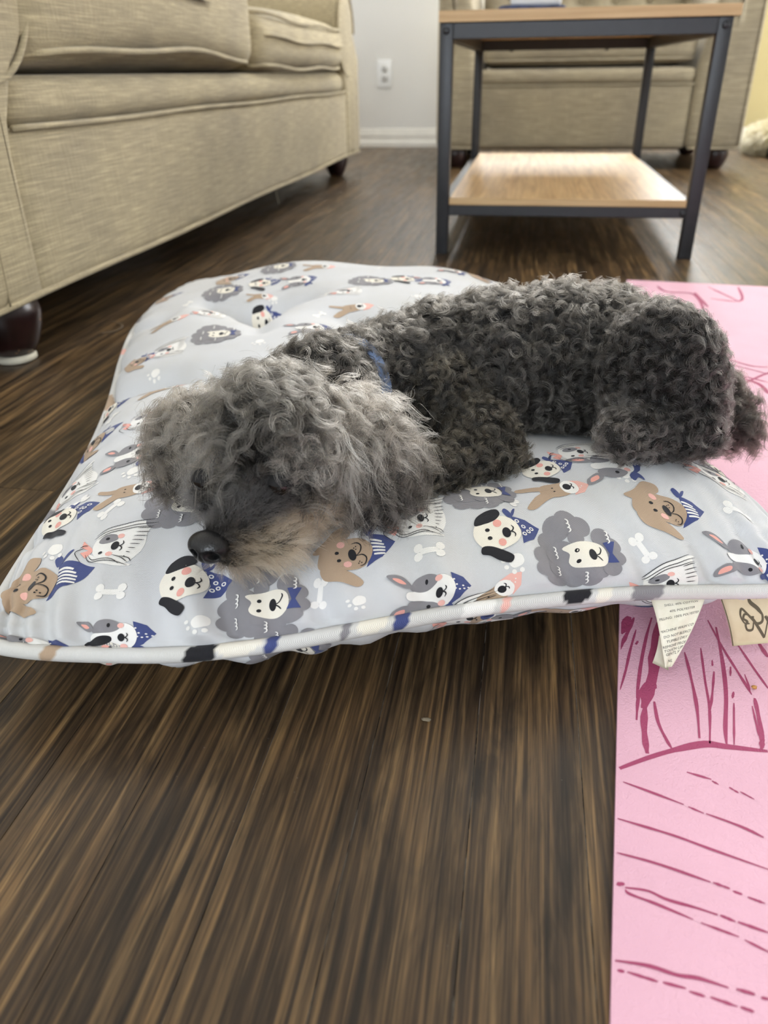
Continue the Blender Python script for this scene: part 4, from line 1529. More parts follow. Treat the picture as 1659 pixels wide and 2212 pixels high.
V, fc = sheet(care_f, -cn, 14, 22, 0.00025)
pr = Print()
LINES = [(0.03, 'w m o', 0.50), (0.17, 'SHELL: 60% COTTON', 0.53), (0.27, '40% POLYESTER', 0.56), (0.36, 'FILLING: 100% POLYESTER', 0.52), (0.53, 'MACHINE WASH COLD', 0.55), (0.61, 'DO NOT BLEACH', 0.55), (0.68, 'TUMBLE DRY', 0.55), (0.745, 'REMOVE FROM', 0.53), (0.80, 'TOUCH UP', 0.5), (0.85, 'GENTLY', 0.5), (0.94, 'NL', 0.5)]
INK = srgb(70, 66, 66)
hgt = np.linalg.norm((CD + CC) / 2 - (CA + CB) / 2)
for b0_, txt, a0 in LINES:
    V2_, F2_ = text_geo(txt, 0.0022)
    wid = np.linalg.norm(care_f(np.array(1.0), np.array(b0_)) - care_f(np.array(0.0), np.array(b0_)))
    if len(V2_) == 0:
        continue
    a_ = a0 + V2_[:, 0] / max(wid, 0.006)
    bb = b0_ - V2_[:, 1] / hgt
    ok = (a_ > 0.03) & (a_ < 0.97) & (bb > 0.0)
    keep = [t for t in F2_ if all(ok[i] for i in t)]
    if keep:
        pr.add(care_f(np.clip(a_, 0, 1), np.clip(bb, 0, 1)) + cn * 0.0002, keep, INK)
care = link_mesh('care_label', merged_mesh('care_label', V, fc, srgb(232, 228, 210), pr), MAT_TAG, None, True)
care['label'] = 'twisted cream care label with washing instructions'
set_parent_keep(care, bed)
FOLDC = [(0.1033, 0.4053, 0.0200), (0.1071, 0.3968, 0.0170), (0.1079, 0.3854, 0.0090), (0.0990, 0.3909, 0.0090)]
ff, fn_ = patch(FOLDC, lambda a, b_: 0.002 * np.sin(b_ * PI))
V, fc = sheet(ff, fn_, 6, 8, 0.00025)
cf = link_mesh('turned_end', merged_mesh('turned_end', V, fc, srgb(228, 222, 204), Print()), MAT_TAG, None, True)
cf.parent = care

# canvas maker's label with large serif letters
BR = [(0.1377, 0.4221, 0.0440), (0.2100, 0.4401, 0.0440), (0.2172, 0.4276, 0.0140), (0.1497, 0.4118, 0.0120)]
bfun, bn_ = patch(BR, lambda a, b_: -0.003 * np.sin(b_ * PI * 0.9) + 0.001 * np.sin(a * 5))
if bn_[1] > 0:
    bsgn = -1
else:
    bsgn = 1
V, fc = sheet(bfun, -bn_ * bsgn, 16, 12, 0.0006)
pr = Print()
bw = np.linalg.norm(np.array(BR[1]) - np.array(BR[0])); bh = np.linalg.norm(np.array(BR[3]) - np.array(BR[0]))
OLIVE = srgb(92, 84, 66)


def blab(pts, w, n=24, ends=0.5):
    """stroke in label fractions (a along, b down) measured in widths of the label height"""
    pg = stroke([(p[0], p[1]) for p in pts], w, n, ends)
    v2, tr = poly_tess(pg, 0.09)
    a_ = np.clip(v2[:, 0] * bh / bw * 0.80, 0, 1)
    pr.add(bfun(a_, np.clip(v2[:, 1], 0, 1)) + bn_ * bsgn * 0.0002, tr, OLIVE)


blab([(0.82, 0.14), (0.74, 0.06), (0.64, 0.10), (0.64, 0.20), (0.76, 0.30), (0.84, 0.42), (0.80, 0.56), (0.66, 0.58), (0.50, 0.40), (0.40, 0.30), (0.33, 0.42), (0.38, 0.56), (0.50, 0.58)], 0.05, 60)
blab([(0.64, 0.12), (0.65, 0.20), (0.76, 0.30), (0.84, 0.42)], 0.09, 30)
blab([(0.56, 0.44), (0.44, 0.40), (0.38, 0.48), (0.46, 0.54), (0.40, 0.60), (0.42, 0.70), (0.54, 0.70), (0.60, 0.56)], 0.05, 40)
blab([(0.58, 0.46), (0.80, 0.88)], 0.07, 20, 0.9)
blab([(0.80, 0.88), (0.97, 0.46)], 0.03, 20, 0.9)
blab([(0.90, 0.46), (1.10, 0.88)], 0.07, 20, 0.9)
blab([(1.10, 0.88), (1.26, 0.46)], 0.03, 20, 0.9)
blab([(0.52, 0.46), (0.64, 0.46)], 0.03, 8, 0.9)
blab([(0.012, 0.0), (0.012, 0.99)], 0.022, 12, 1.0)
brand = link_mesh('canvas_label', merged_mesh('canvas_label', V, fc, srgb(214, 200, 168), pr), MAT_TAG, None, True)
brand['label'] = 'beige canvas label with curling serif letters'
set_parent_keep(brand, bed)

# ------------------------------------------------------------------ grey curly dog lying on the bed
# ellipsoid masses: (region, centre, radii, rotation about z in degrees, tilt)
G_BODY, G_NECK, G_FORE, G_HIND, G_TAIL, G_SKULL, G_MUZ, G_CHEEK, G_EARN, G_EARF = range(10)
MASS = [
    (G_NECK, (-0.1339, 0.5000, 0.1330), (0.034, 0.034, 0.034), 30),
    (G_NECK, (-0.1184, 0.5450, 0.1223), (0.036, 0.036, 0.038), 30),
    (G_BODY, (-0.0898, 0.5800, 0.1147), (0.046, 0.048, 0.046), 15),
    (G_BODY, (-0.0551, 0.6050, 0.1141), (0.054, 0.058, 0.053), 10),
    (G_BODY, (-0.0104, 0.6150, 0.1191), (0.060, 0.064, 0.056), 6),
    (G_BODY, (0.0345, 0.6250, 0.1209), (0.060, 0.063, 0.058), 2),
    (G_BODY, (0.0721, 0.6300, 0.1193), (0.058, 0.058, 0.056), -4),
    (G_BODY, (0.1048, 0.6120, 0.1192), (0.045, 0.060, 0.050), -8),
    (G_HIND, (0.1044, 0.5520, 0.1379), (0.040, 0.030, 0.050), -12),
    (G_HIND, (0.1226, 0.5450, 0.1187), (0.026, 0.026, 0.034), 0),
    (G_HIND, (0.1316, 0.5300, 0.1070), (0.016, 0.018, 0.013), 0),
    (G_HIND, (0.1095, 0.5200, 0.1086), (0.030, 0.014, 0.0120), -3),
    (G_HIND, (0.0864, 0.5120, 0.1106), (0.024, 0.015, 0.0125), -3),
    (G_HIND, (0.0761, 0.5080, 0.1104), (0.012, 0.016, 0.0115), 0),
    (G_FORE, (-0.0488, 0.5450, 0.1054), (0.030, 0.030, 0.040), 20),
    (G_FORE, (-0.0205, 0.5200, 0.0953), (0.027, 0.026, 0.027), 20),
    (G_FORE, (-0.0062, 0.5050, 0.0928), (0.017, 0.020, 0.018), 0),
    (G_FORE, (-0.0297, 0.4880, 0.0913), (0.030, 0.019, 0.017), 25),
    (G_FORE, (-0.0499, 0.4650, 0.0941), (0.028, 0.017, 0.015), 25),
    (G_FORE, (-0.0660, 0.4450, 0.0978), (0.020, 0.016, 0.012), 25),
    (G_TAIL, (0.1619, 0.6400, 0.0952), (0.016, 0.016, 0.020), 0),
    (G_TAIL, (0.1814, 0.6400, 0.0798), (0.012, 0.012, 0.015), 0),
    (G_TAIL, (0.1897, 0.6350, 0.0698), (0.009, 0.009, 0.010), 0),
    (G_SKULL, (-0.1371, 0.4017, 0.1470), (0.033, 0.038, 0.029), 20),
    (G_SKULL, (-0.1319, 0.3905, 0.1360), (0.033, 0.030, 0.027), 20),
    (G_CHEEK, (-0.1217, 0.3878, 0.1120), (0.020, 0.020, 0.018), 20),
    (G_CHEEK, (-0.1660, 0.3797, 0.1160), (0.017, 0.020, 0.017), 20),
    (G_MUZ, (-0.1358, 0.3626, 0.1200), (0.020, 0.020, 0.018), 20),
    (G_MUZ, (-0.1428, 0.3527, 0.1130), (0.0170, 0.018, 0.0155), 20),
    (G_MUZ, (-0.1499, 0.3439, 0.1070), (0.0135, 0.0125, 0.0120), 20),
    (G_CHEEK, (-0.1312, 0.3558, 0.1030), (0.021, 0.017, 0.013), 10),
    (G_CHEEK, (-0.1448, 0.3435, 0.0980), (0.014, 0.012, 0.008), 10),
    (G_EARN, (-0.1074, 0.4333, 0.1460), (0.014, 0.014, 0.014), 0),
    (G_EARN, (-0.0926, 0.4352, 0.1320), (0.024, 0.018, 0.018), 20),
    (G_EARN, (-0.0846, 0.4310, 0.1200), (0.023, 0.017, 0.018), 20),
    (G_EARN, (-0.0869, 0.4181, 0.1100), (0.020, 0.014, 0.014), 20),
    (G_EARF, (-0.1895, 0.4206, 0.1450), (0.014, 0.014, 0.014), 0),
    (G_EARF, (-0.2039, 0.4203, 0.1300), (0.012, 0.018, 0.019), 20),
    (G_EARF, (-0.2087, 0.4195, 0.1170), (0.011, 0.016, 0.016), 20),
]


def dog_body_mesh():
    bm = bmesh.new()
    for g, c, r, a in MASS:
        m = Matrix.Translation(c) @ Matrix.Rotation(math.radians(a), 4, 'Z') @ Matrix.Diagonal((*r, 1))
        bmesh.ops.create_icosphere(bm, subdivisions=3, radius=1.0, matrix=m)
    me = bpy.data.meshes.new('tmp')
    bm.to_mesh(me); bm.free()
    o = bpy.data.objects.new('tmp', me)
    col.objects.link(o)
    rm = o.modifiers.new('r', 'REMESH'); rm.mode = 'VOXEL'; rm.voxel_size = 0.0032
    sm = o.modifiers.new('s', 'SMOOTH'); sm.factor = 0.5; sm.iterations = 7
    dg = bpy.context.evaluated_depsgraph_get()
    out_ = bpy.data.meshes.new_from_object(o.evaluated_get(dg))
    bpy.data.objects.remove(o); bpy.data.meshes.remove(me)
    return out_


def fur_skin_mat():
    m, nt, N, L, b = new_mat('dark_skin_under_fur')
    c = ramp(nt, noise(nt, 90, 4), [(0.3, (0.012, 0.011, 0.010)), (0.7, (0.032, 0.029, 0.027))])
    L.new(c, b.inputs['Base Color'])
    b.inputs['Roughness'].default_value = 0.9
    b.inputs['Specular IOR Level'].default_value = 0.1
    return m


# height map of the bed top for keeping hair above it
HX0, HY0, HS = -0.50, 0.28, 0.005
HNX, HNY = 150, 180
HM = np.full((HNY, HNX), -1.0)
_fine = surf(*np.meshgrid(np.linspace(-1, 1, 360), np.linspace(-1, 1, 480)), 1).reshape(-1, 3)
ix = np.clip(((_fine[:, 0] - HX0) / HS).astype(int), 0, HNX - 1); iy = np.clip(((_fine[:, 1] - HY0) / HS).astype(int), 0, HNY - 1)
np.maximum.at(HM, (iy, ix), _fine[:, 2])
_pad = np.pad(HM, 1, constant_values=-1.0)
HM = np.max([_pad[1 + a:1 + a + HNY, 1 + b_:1 + b_ + HNX] for a in (-1, 0, 1) for b_ in (-1, 0, 1)], axis=0)


def bed_height(P):
    ix = np.clip(((P[:, 0] - HX0) / HS).astype(int), 0, HNX - 1); iy = np.clip(((P[:, 1] - HY0) / HS).astype(int), 0, HNY - 1)
    return HM[iy, ix]


body_me = dog_body_mesh()
_co = np.zeros(len(body_me.vertices) * 3, np.float32)
body_me.vertices.foreach_get('co', _co)
_co = _co.reshape(-1, 3)
_bh = bed_height(_co)
_co[:, 2] = np.where(_bh > 0, np.maximum(_co[:, 2], _bh + 0.0010), np.maximum(_co[:, 2], MT + 0.001))   # the underside rests flat on the bed
body_me.vertices.foreach_set('co', _co.ravel())
body_me.update()
body_me.name = 'dog'
dog = link_mesh('dog', body_me, fur_skin_mat(), None, True)
tag(dog, 'small grey curly haired dog lying with its chin on the printed bed', 'dog')

nv_ = len(body_me.vertices)
BV = np.zeros(nv_ * 3, np.float32); body_me.vertices.foreach_get('co', BV); BV = BV.reshape(-1, 3).astype(float)
body_me.calc_loop_triangles()
nt_ = len(body_me.loop_triangles)
BT = np.zeros(nt_ * 3, np.int32); body_me.loop_triangles.foreach_get('vertices', BT); BT = BT.reshape(-1, 3)
BN = np.zeros(nv_ * 3, np.float32); body_me.vertices.foreach_get('normal', BN); BN = BN.reshape(-1, 3).astype(float)
e1 = BV[BT[:, 1]] - BV[BT[:, 0]]; e2 = BV[BT[:, 2]] - BV[BT[:, 0]]
AREA = np.linalg.norm(np.cross(e1, e2), axis=1) / 2
CUM = np.cumsum(AREA)


def mass_region(P):
    best = np.full(len(P), 1e9); reg = np.zeros(len(P), int)
    for g, c, r, a in MASS:
        ca, sa = math.cos(-math.radians(a)), math.sin(-math.radians(a))
        d = P - np.array(c)
        q = np.stack([ca * d[:, 0] - sa * d[:, 1], sa * d[:, 0] + ca * d[:, 1], d[:, 2]], 1)
        k = np.linalg.norm(q / np.array(r), axis=1)
        sd = (k - 1) * min(r)
        m = sd < best
        best[m] = sd[m]; reg[m] = g
    return reg


def sample_skin(n):
    t = np.searchsorted(CUM, rng.uniform(0, CUM[-1], n))
    t = np.minimum(t, nt_ - 1)
    a, b_ = rng.uniform(0, 1, n), rng.uniform(0, 1, n)
    f = a + b_ > 1
    a[f], b_[f] = 1 - a[f], 1 - b_[f]
    tri = BT[t]
    w = np.stack([1 - a - b_, a, b_], 1)[:, :, None]
    P = (BV[tri] * w).sum(1)
    N_ = (BN[tri] * w).sum(1)
    N_ /= np.linalg.norm(N_, axis=1)[:, None]
    return P, N_


def spread_pick(P, d):
    """thin samples so that they keep about d apart (grid hash)"""
    key = np.floor(P / d).astype(np.int64)
    h = key[:, 0] * 73856093 ^ key[:, 1] * 19349663 ^ key[:, 2] * 83492791
    _, idx = np.unique(h, return_index=True)
    return idx


def unit(v):
    return v / (np.linalg.norm(v, axis=-1, keepdims=True) + 1e-12)


def perp(d):
    ref = np.where(np.abs(d[:, 2:3]) < 0.9, np.array([[0, 0, 1.0]]), np.array([[1.0, 0, 0]]))
    a = unit(np.cross(d, ref))
    return a, np.cross(d, a)


class Fur:
    def __init__(self):
        self.P, self.R, self.C, self.S = [], [], [], []

    def locks(self, root, nrm, d, length, S, K, spread, curl, turns, clump, droop, col_root, col_tip, rad=0.00007, col_var=0.25, stray=0.12, frizz=0.0006):
        """a lock of S curling hairs at every root"""
        n = len(root)
        d = unit(d)
        length = np.broadcast_to(length, n) * rng.uniform(0.75, 1.25, n)
        a1, a2 = perp(d)
        t1, t2 = perp(nrm)
        ph = rng.uniform(0, 2 * PI, n)
        hand = rng.choice([-1, 1], n)
        tn = np.broadcast_to(turns, n) * rng.uniform(0.75, 1.25, n)
        cr = np.broadcast_to(curl, n) * rng.uniform(0.7, 1.3, n)
        t = np.linspace(0, 1, K)[None, None, :]                       # 1,1,K
        off = rng.normal(0, 1, (n, S, 2)) * spread * 0.6
        ls = rng.uniform(0.78, 1.1, (n, S, 1))
        lst = rng.uniform(0, 1, (n, S, 1)) < stray
        ls = np.where(lst, ls * 1.18, ls)
        dph = rng.normal(0, 0.12, (n, S, 1)) + np.where(lst, rng.normal(0, 1.2, (n, S, 1)), 0)
        L_ = length[:, None, None] * ls
        ang = ph[:, None, None] + dph + hand[:, None, None] * 2 * PI * tn[:, None, None] * t
        rr = cr[:, None, None] * np.minimum(1, t * 2.2) * (1 + rng.normal(0, 0.12, (n, S, 1)))
        c0, s0 = rr * np.cos(ang), rr * np.sin(ang)
        cl = 1 - clump * t
        ax = L_ * (t - 0.10 * t * t)
        pos = (root[:, None, None, :] + t1[:, None, None, :] * (off[:, :, 0:1] * cl)[..., None] + t2[:, None, None, :] * (off[:, :, 1:2] * cl)[..., None]
               + d[:, None, None, :] * ax[..., None] + a1[:, None, None, :] * c0[..., None] + a2[:, None, None, :] * s0[..., None])
        pos[..., 2] -= droop * L_ * t ** 2
        if frizz:
            wv_ = np.sin(t * rng.uniform(3, 9, (n, S, 1)) + rng.uniform(0, 6, (n, S, 1))) * t
            pos = pos + (rng.normal(0, frizz, (n, S, 3))[:, :, None, :] * wv_[..., None])
        # hairs lie on the bed, not in it
        rad_ = np.broadcast_to(rad * (1 - 0.65 * t), (n, S, K)) * rng.uniform(0.7, 1.25, (n, S, 1))
        cv = rng.uniform(1 - col_var, 1 + col_var, (n, 1, 1, 1)) * rng.uniform(1 - col_var * 0.7, 1 + col_var * 0.7, (n, S, 1, 1))
        cr_ = np.broadcast_to(col_root, (n, 3))[:, None, None, :]
        ct_ = np.broadcast_to(col_tip, (n, 3))[:, None, None, :]
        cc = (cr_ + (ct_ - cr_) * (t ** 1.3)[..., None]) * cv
        self.P.append(pos.reshape(-1, 3)); self.R.append(rad_.reshape(-1)); self.C.append(np.broadcast_to(cc, (n, S, K, 3)).reshape(-1, 3))
        self.S += [K] * (n * S)

    def build(self, name, mat, parent, fl=None):
        P = np.concatenate(self.P)
        if fl is not None:
            P = fl(P)
        hc = bpy.data.hair_curves.new(name)
        hc.add_curves(self.S)
        hc.attributes['position'].data.foreach_set('vector', P.astype(np.float32).ravel())
        ra = hc.attributes.get('radius') or hc.attributes.new('radius', 'FLOAT', 'POINT')
        ra.data.foreach_set('value', np.concatenate(self.R).astype(np.float32))
        ca = hc.attributes.new('tint', 'FLOAT_COLOR', 'POINT')
        C_ = np.clip(np.concatenate(self.C), 0.002, 0.95)
        ca.data.foreach_set('color', np.column_stack([C_, np.ones(len(C_))]).astype(np.float32).ravel())
        hc.materials.append(mat)
        o = bpy.data.objects.new(name, hc)
        col.objects.link(o)
        o.parent = parent
        return o


def hair_mat(name):
    m, nt, N, L, b = new_mat(name)
    h = N.new('ShaderNodeBsdfHairPrincipled')
    h.model = 'CHIANG'
    h.parametrization = 'COLOR'
    at = N.new('ShaderNodeAttribute'); at.attribute_name = 'tint'
    L.new(at.outputs['Color'], h.inputs['Color'])
    h.inputs['Roughness'].default_value = 0.38
    h.inputs['Radial Roughness'].default_value = 0.5
    h.inputs['Coat'].default_value = 0.0
    L.new(h.outputs[0], N['Material Output'].inputs['Surface'])
    return m


MAT_HAIR = hair_mat('curly_grey_hair')
def above_bed(P):
    z = bed_height(P) + 0.0012
    P[:, 2] = np.where(z > 0, np.maximum(P[:, 2], z + 0.15 * np.minimum(0, P[:, 2] - z) * 0), np.maximum(P[:, 2], MT + 0.002))
    return P


def C3(r, g, b_):
    return np.array(srgb(r, g, b_)[:3])


P0, N0 = sample_skin(120000)
ok = P0[:, 2] > bed_height(P0) + 0.003
P0, N0 = P0[ok], N0[ok]
R0 = mass_region(P0)
TO_CAM = np.array([0, 0, 0.33])

# ---- body coat: tight curls, near-black roots paint in the shade between them
fur = Fur()
m = np.isin(R0, (G_BODY, G_NECK))
P, N_ = P0[m], N0[m]
k = spread_pick(P, 0.0066); P, N_ = P[k], N_[k]
back = np.array([0.35, 0.1, -0.35])
d = N_ * 0.85 + back * 0.5 + rng.normal(0, 0.38, N_.shape)
shade = rng.uniform(0.7, 1.3, (len(P), 1))
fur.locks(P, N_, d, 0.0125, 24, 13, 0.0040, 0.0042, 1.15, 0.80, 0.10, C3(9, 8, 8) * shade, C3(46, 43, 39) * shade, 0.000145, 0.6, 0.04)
k = spread_pick(P, 0.012); P, N_ = P[k], N_[k]
d = N_ * 0.9 + back * 0.4 + rng.normal(0, 0.45, N_.shape)
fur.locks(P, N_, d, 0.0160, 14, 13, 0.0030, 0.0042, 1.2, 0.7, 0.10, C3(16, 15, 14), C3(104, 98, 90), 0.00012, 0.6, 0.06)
m = R0 == G_FORE
P, N_ = P0[m], N0[m]
k = spread_pick(P, 0.0055); P, N_ = P[k], N_[k]
d = N_ * 0.9 + np.array([0.1, -0.1, -0.3]) + rng.normal(0, 0.35, N_.shape)
fur.locks(P, N_, d, 0.0095, 22, 12, 0.0034, 0.0030, 1.1, 0.76, 0.1, C3(10, 9, 8), C3(54, 49, 40), 0.000135, 0.6, 0.04)
m = R0 == G_HIND
P, N_ = P0[m], N0[m]
k = spread_pick(P, 0.0056); P, N_ = P[k], N_[k]
pawx = np.clip(1 - (P[:, 0:1] - 0.075) / 0.03, 0, 1) * (P[:, 2:3] < 0.135)
d = N_ * 0.9 + np.array([0.15, 0, -0.3]) + rng.normal(0, 0.35, N_.shape)
fur.locks(P, N_, d, 0.0100, 22, 12, 0.0034, 0.0034, 1.1, 0.76, 0.1, C3(9, 8, 8) * (1 + 2 * pawx), C3(46, 43, 40) * (1 + 4.0 * pawx), 0.000135, 0.6, 0.04)
m = R0 == G_TAIL
P, N_ = P0[m], N0[m]
k = spread_pick(P, 0.005); P, N_ = P[k], N_[k]
d = N_ * 0.7 + np.array([0.30, -0.25, -0.45]) + rng.normal(0, 0.3, N_.shape)
fur.locks(P, N_, d, 0.021, 26, 18, 0.003, 0.0048, 1.6, 0.6, 0.2, C3(9, 8, 8), C3(44, 39, 34), 0.00013, 0.6, 0.06)
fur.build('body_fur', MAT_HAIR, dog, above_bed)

# ---- head
NOSE = np.array((-0.1561, 0.3333, 0.1070))
EYE_N = np.array((-0.1205, 0.3571, 0.1355))
EYE_F = np.array((-0.1678, 0.3635, 0.1310))
SK = np.array((-0.1325, 0.3956, 0.1470))
axis = unit(SK - NOSE)
RGT = unit(np.cross(-axis * np.array([1, 1, 0]), np.array([0, 0, 1.0]))) * -1.0
head = Fur()
m = R0 == G_SKULL
P, N_ = P0[m], N0[m]
k = spread_pick(P, 0.0058); P, N_ = P[k], N_[k]
up_ = np.array([0, 0.05, 0.3])
fore = np.clip(((SK - P) @ axis) / 0.03, 0, 1)[:, None]                       # towards the brow
nearface = np.minimum(np.linalg.norm(P - EYE_N, axis=1), np.linalg.norm(P - EYE_F, axis=1))
d = N_ * 0.9 + up_ * (1 - fore) + fore * np.array([0.05, -0.25, -0.25]) + rng.normal(0, 0.30, N_.shape)
ln = np.where(nearface < 0.013, 0.005, np.where(nearface < 0.020, 0.012, 0.019))
br = (nearface < 0.020)[:, None]
sh_ = rng.uniform(0.45, 1.5, (len(P), 1))
rt = np.where(br, C3(20, 18, 17), C3(18, 17, 16) * sh_); tp_ = np.where(br, C3(40, 37, 34), C3(84, 80, 74) * sh_ ** 1.5)
head.locks(P, N_, d, ln, 25, 15, 0.0042, np.where(nearface < 0.020, 0.0015, 0.0060), 1.0, 0.80, 0.25, rt, tp_, 0.00013, 0.6, 0.06)
# sandy brows
for E_, dx in ((EYE_N, 0.0), (EYE_F, 0.0)):
    dist = np.linalg.norm(P0 - (E_ + np.array([0.004, 0.016, 0.010])), axis=1)
    m = (dist < 0.013) & (R0 == G_SKULL)
    if m.any():
        P, N_ = P0[m], N0[m]
        k = spread_pick(P, 0.0042); P, N_ = P[k], N_[k]
        d = N_ * 0.6 + np.array([0.25, -0.35, 0.0]) + rng.normal(0, 0.2, N_.shape)
        head.locks(P, N_, d, 0.017, 16, 12, 0.003, 0.003, 0.7, 0.5, 0.2, C3(120, 108, 96), C3(196, 182, 166), 0.00008, 0.25)
# fringe hanging from the brow over the far eye and between the eyes
for E_, cnt, ln_, sp_ in ((EYE_F + np.array([-0.006, 0.018, 0.016]), 26, 0.027, 0.011), (EYE_F + np.array([0.010, 0.018, 0.018]), 22, 0.022, 0.010), (EYE_N + np.array([0.004, 0.022, 0.018]), 22, 0.009, 0.014), (EYE_N + np.array([0.026, 0.018, 0.006]), 14, 0.020, 0.009)):
    dist = np.linalg.norm(P0 - E_, axis=1) + (R0 != G_SKULL) * 0.5
    idx = np.argsort(dist)[:900]
    idx = rng.choice(idx, cnt, replace=False)
    P, N_ = P0[idx], N0[idx]
    d = N_ * 0.55 + np.array([0.0, -0.55, -0.30]) + rng.normal(0, 0.18, N_.shape)
    sh_ = rng.uniform(0.6, 1.5, (cnt, 1))
    head.locks(P, N_, d, ln_, 20, 16, 0.0036, 0.0038, 1.0, 0.65, 0.45, C3(28, 26, 24) * sh_, C3(100, 94, 86) * sh_, 0.00012, 0.6, 0.08)
# bridge and sides of the muzzle
m = np.isin(R0, (G_MUZ, G_CHEEK)) & (np.linalg.norm(P0 - NOSE, axis=1) > 0.0095)
P, N_ = P0[m], N0[m]
k = spread_pick(P, 0.0026); P, N_ = P[k], N_[k]
side = N_[:, 2:3]
along = unit(axis - N_ * (N_ @ axis)[:, None])
d = N_ * 0.45 + along * 0.8 + np.array([0, 0, -0.35]) * (1 - side) + rng.normal(0, 0.16, N_.shape)
hz = P[:, 2] - bed_height(P)
dn = np.linalg.norm(P - NOSE, axis=1)
low = np.clip((0.030 - hz) / 0.010, 0, 1)[:, None]
eyedark = np.clip(1.6 - np.minimum(np.linalg.norm(P - EYE_N, axis=1), np.linalg.norm(P - EYE_F, axis=1)) / 0.012, 0, 1)[:, None]
near_nose = np.clip(1.5 - dn / 0.017, 0, 1)[:, None]
nside = np.clip(((P - NOSE) @ RGT - 0.006) / 0.010, 0, 1)[:, None] * np.clip((0.046 - hz) / 0.010, 0, 1)[:, None]
low = np.maximum(low, nside * 0.9)
ct = C3(64, 62, 61) * (1 - low) + C3(172, 150, 122) * low
ct = ct * (1 - 0.65 * near_nose * (1 - low)) * (1 - 0.7 * eyedark)
crt = ct * 0.55
head.locks(P, N_, d, 0.0095 + 0.006 * low[:, 0], 12, 9, 0.0022, 0.0011, 0.5, 0.35, 0.15, crt, ct, 0.000075, 0.3, 0.1)
head.build('head_fur', MAT_HAIR, dog, above_bed)


def ear(reg, name, outv, silver_dir, ln):
    e = Fur()
    m = R0 == reg
    P, N_ = P0[m], N0[m]
    k = spread_pick(P, 0.0050); P, N_ = P[k], N_[k]
    hz = P[:, 2] - 0.10
    down = np.array([0.0, -0.45, -0.75])
    d = N_ * 0.75 + down * 0.75 + np.array(outv) * 0.35 + rng.normal(0, 0.16, N_.shape)
    s_ = np.clip(((P - P.mean(0)) @ np.array(silver_dir)) / 0.02 + 0.5, 0, 1)[:, None]
    upf = np.clip((P[:, 2:3] - 0.105) / 0.04, 0, 1)
    mixv = np.clip(-0.05 + 0.50 * upf + 0.65 * s_ ** 1.5 + rng.normal(0, 0.15, (len(P), 1)), 0, 1)
    rt = C3(14, 13, 12) * (1 - mixv) + C3(62, 58, 53) * mixv
    tp_ = C3(44, 40, 37) * (1 - mixv) + C3(150, 140, 127) * mixv
    e.locks(P, N_, d, ln, 27, 20, 0.0040, 0.0042, 1.3, 0.76, 0.22, rt, tp_, 0.00012, 0.6, 0.10, 0.0008)
    e.build(name, MAT_HAIR, dog, above_bed)


ear(G_EARN, 'ear_fur', (0.6, 0.0, 0.1), (-0.9, -0.3, 0.2), 0.027)
ear(G_EARF, 'ear_fur', (-0.6, 0.0, 0.0), (0.9, -0.3, 0.2), 0.019)

# long silver streaks falling from the root of the near ear
st = Fur()
for base, cnt, ln_, dv, cA, cB in ((np.array((-0.1087, 0.4271, 0.1500)), 34, 0.050, (0.02, -0.70, -0.45), (120, 114, 106), (206, 200, 190)), (np.array((-0.0998, 0.4258, 0.1480)), 26, 0.046, (0.22, -0.62, -0.42), (110, 104, 96), (190, 182, 170)),
                                   (np.array((-0.1169, 0.4366, 0.1580)), 20, 0.026, (0.35, -0.45, 0.05), (96, 90, 84), (188, 180, 166)), (np.array((-0.0826, 0.4234, 0.1500)), 36, 0.030, (0.6, -0.2, 0.15), (96, 88, 80), (178, 168, 154)),
                                   (np.array((-0.1872, 0.4088, 0.1500)), 18, 0.034, (-0.12, -0.62, -0.40), (84, 80, 76), (170, 164, 156))):
    dist = np.linalg.norm(P0 - base, axis=1) + (~np.isin(R0, (G_EARN, G_EARF, G_SKULL))) * 0.5
    idx = rng.choice(np.argsort(dist)[:1400], cnt, replace=False)
    P, N_ = P0[idx], N0[idx]
    d = N_ * 0.45 + np.array(dv) + rng.normal(0, 0.10, N_.shape)
    sh_ = rng.uniform(0.5, 1.3, (cnt, 1))
    st.locks(P, N_, d, ln_, 22, 22, 0.0028, 0.0026, 1.3, 0.6, 0.25, C3(*cA) * sh_, C3(*cB) * sh_, 0.00008, 0.4, 0.15, 0.0012)
st.build('silver_ear_streaks', MAT_HAIR, dog, above_bed)

# ---- nose, eyes, collar
m_, nt2, N2, L2, b2 = new_mat('wet_black_nose')
L2.new(ramp(nt2, noise(nt2, 700, 2), [(0.3, (0.003, 0.003, 0.0035)), (0.7, (0.008, 0.008, 0.009))]), b2.inputs['Base Color'])
b2.inputs['Roughness'].default_value = 0.33
vn = N2.new('ShaderNodeTexVoronoi'); vn.inputs['Scale'].default_value = 900
tcn = N2.new('ShaderNodeTexCoord'); L2.new(tcn.outputs['Object'], vn.inputs['Vector'])
bump(nt2, vn.outputs['Distance'], 0.35, 0.0004, b2)
MAT_NOSE = m_
fwd = -axis.copy(); fwd[2] = 0.0; fwd = unit(fwd) + 0.45 * unit(TO_CAM - NOSE) + np.array([0, 0, -0.10]); fwd = unit(fwd)
rgt = unit(np.cross(fwd, np.array([0, 0, 1.0]))); upv = np.cross(rgt, fwd)
bm = bmesh.new()
bmesh.ops.create_icosphere(bm, subdivisions=5, radius=1.0)
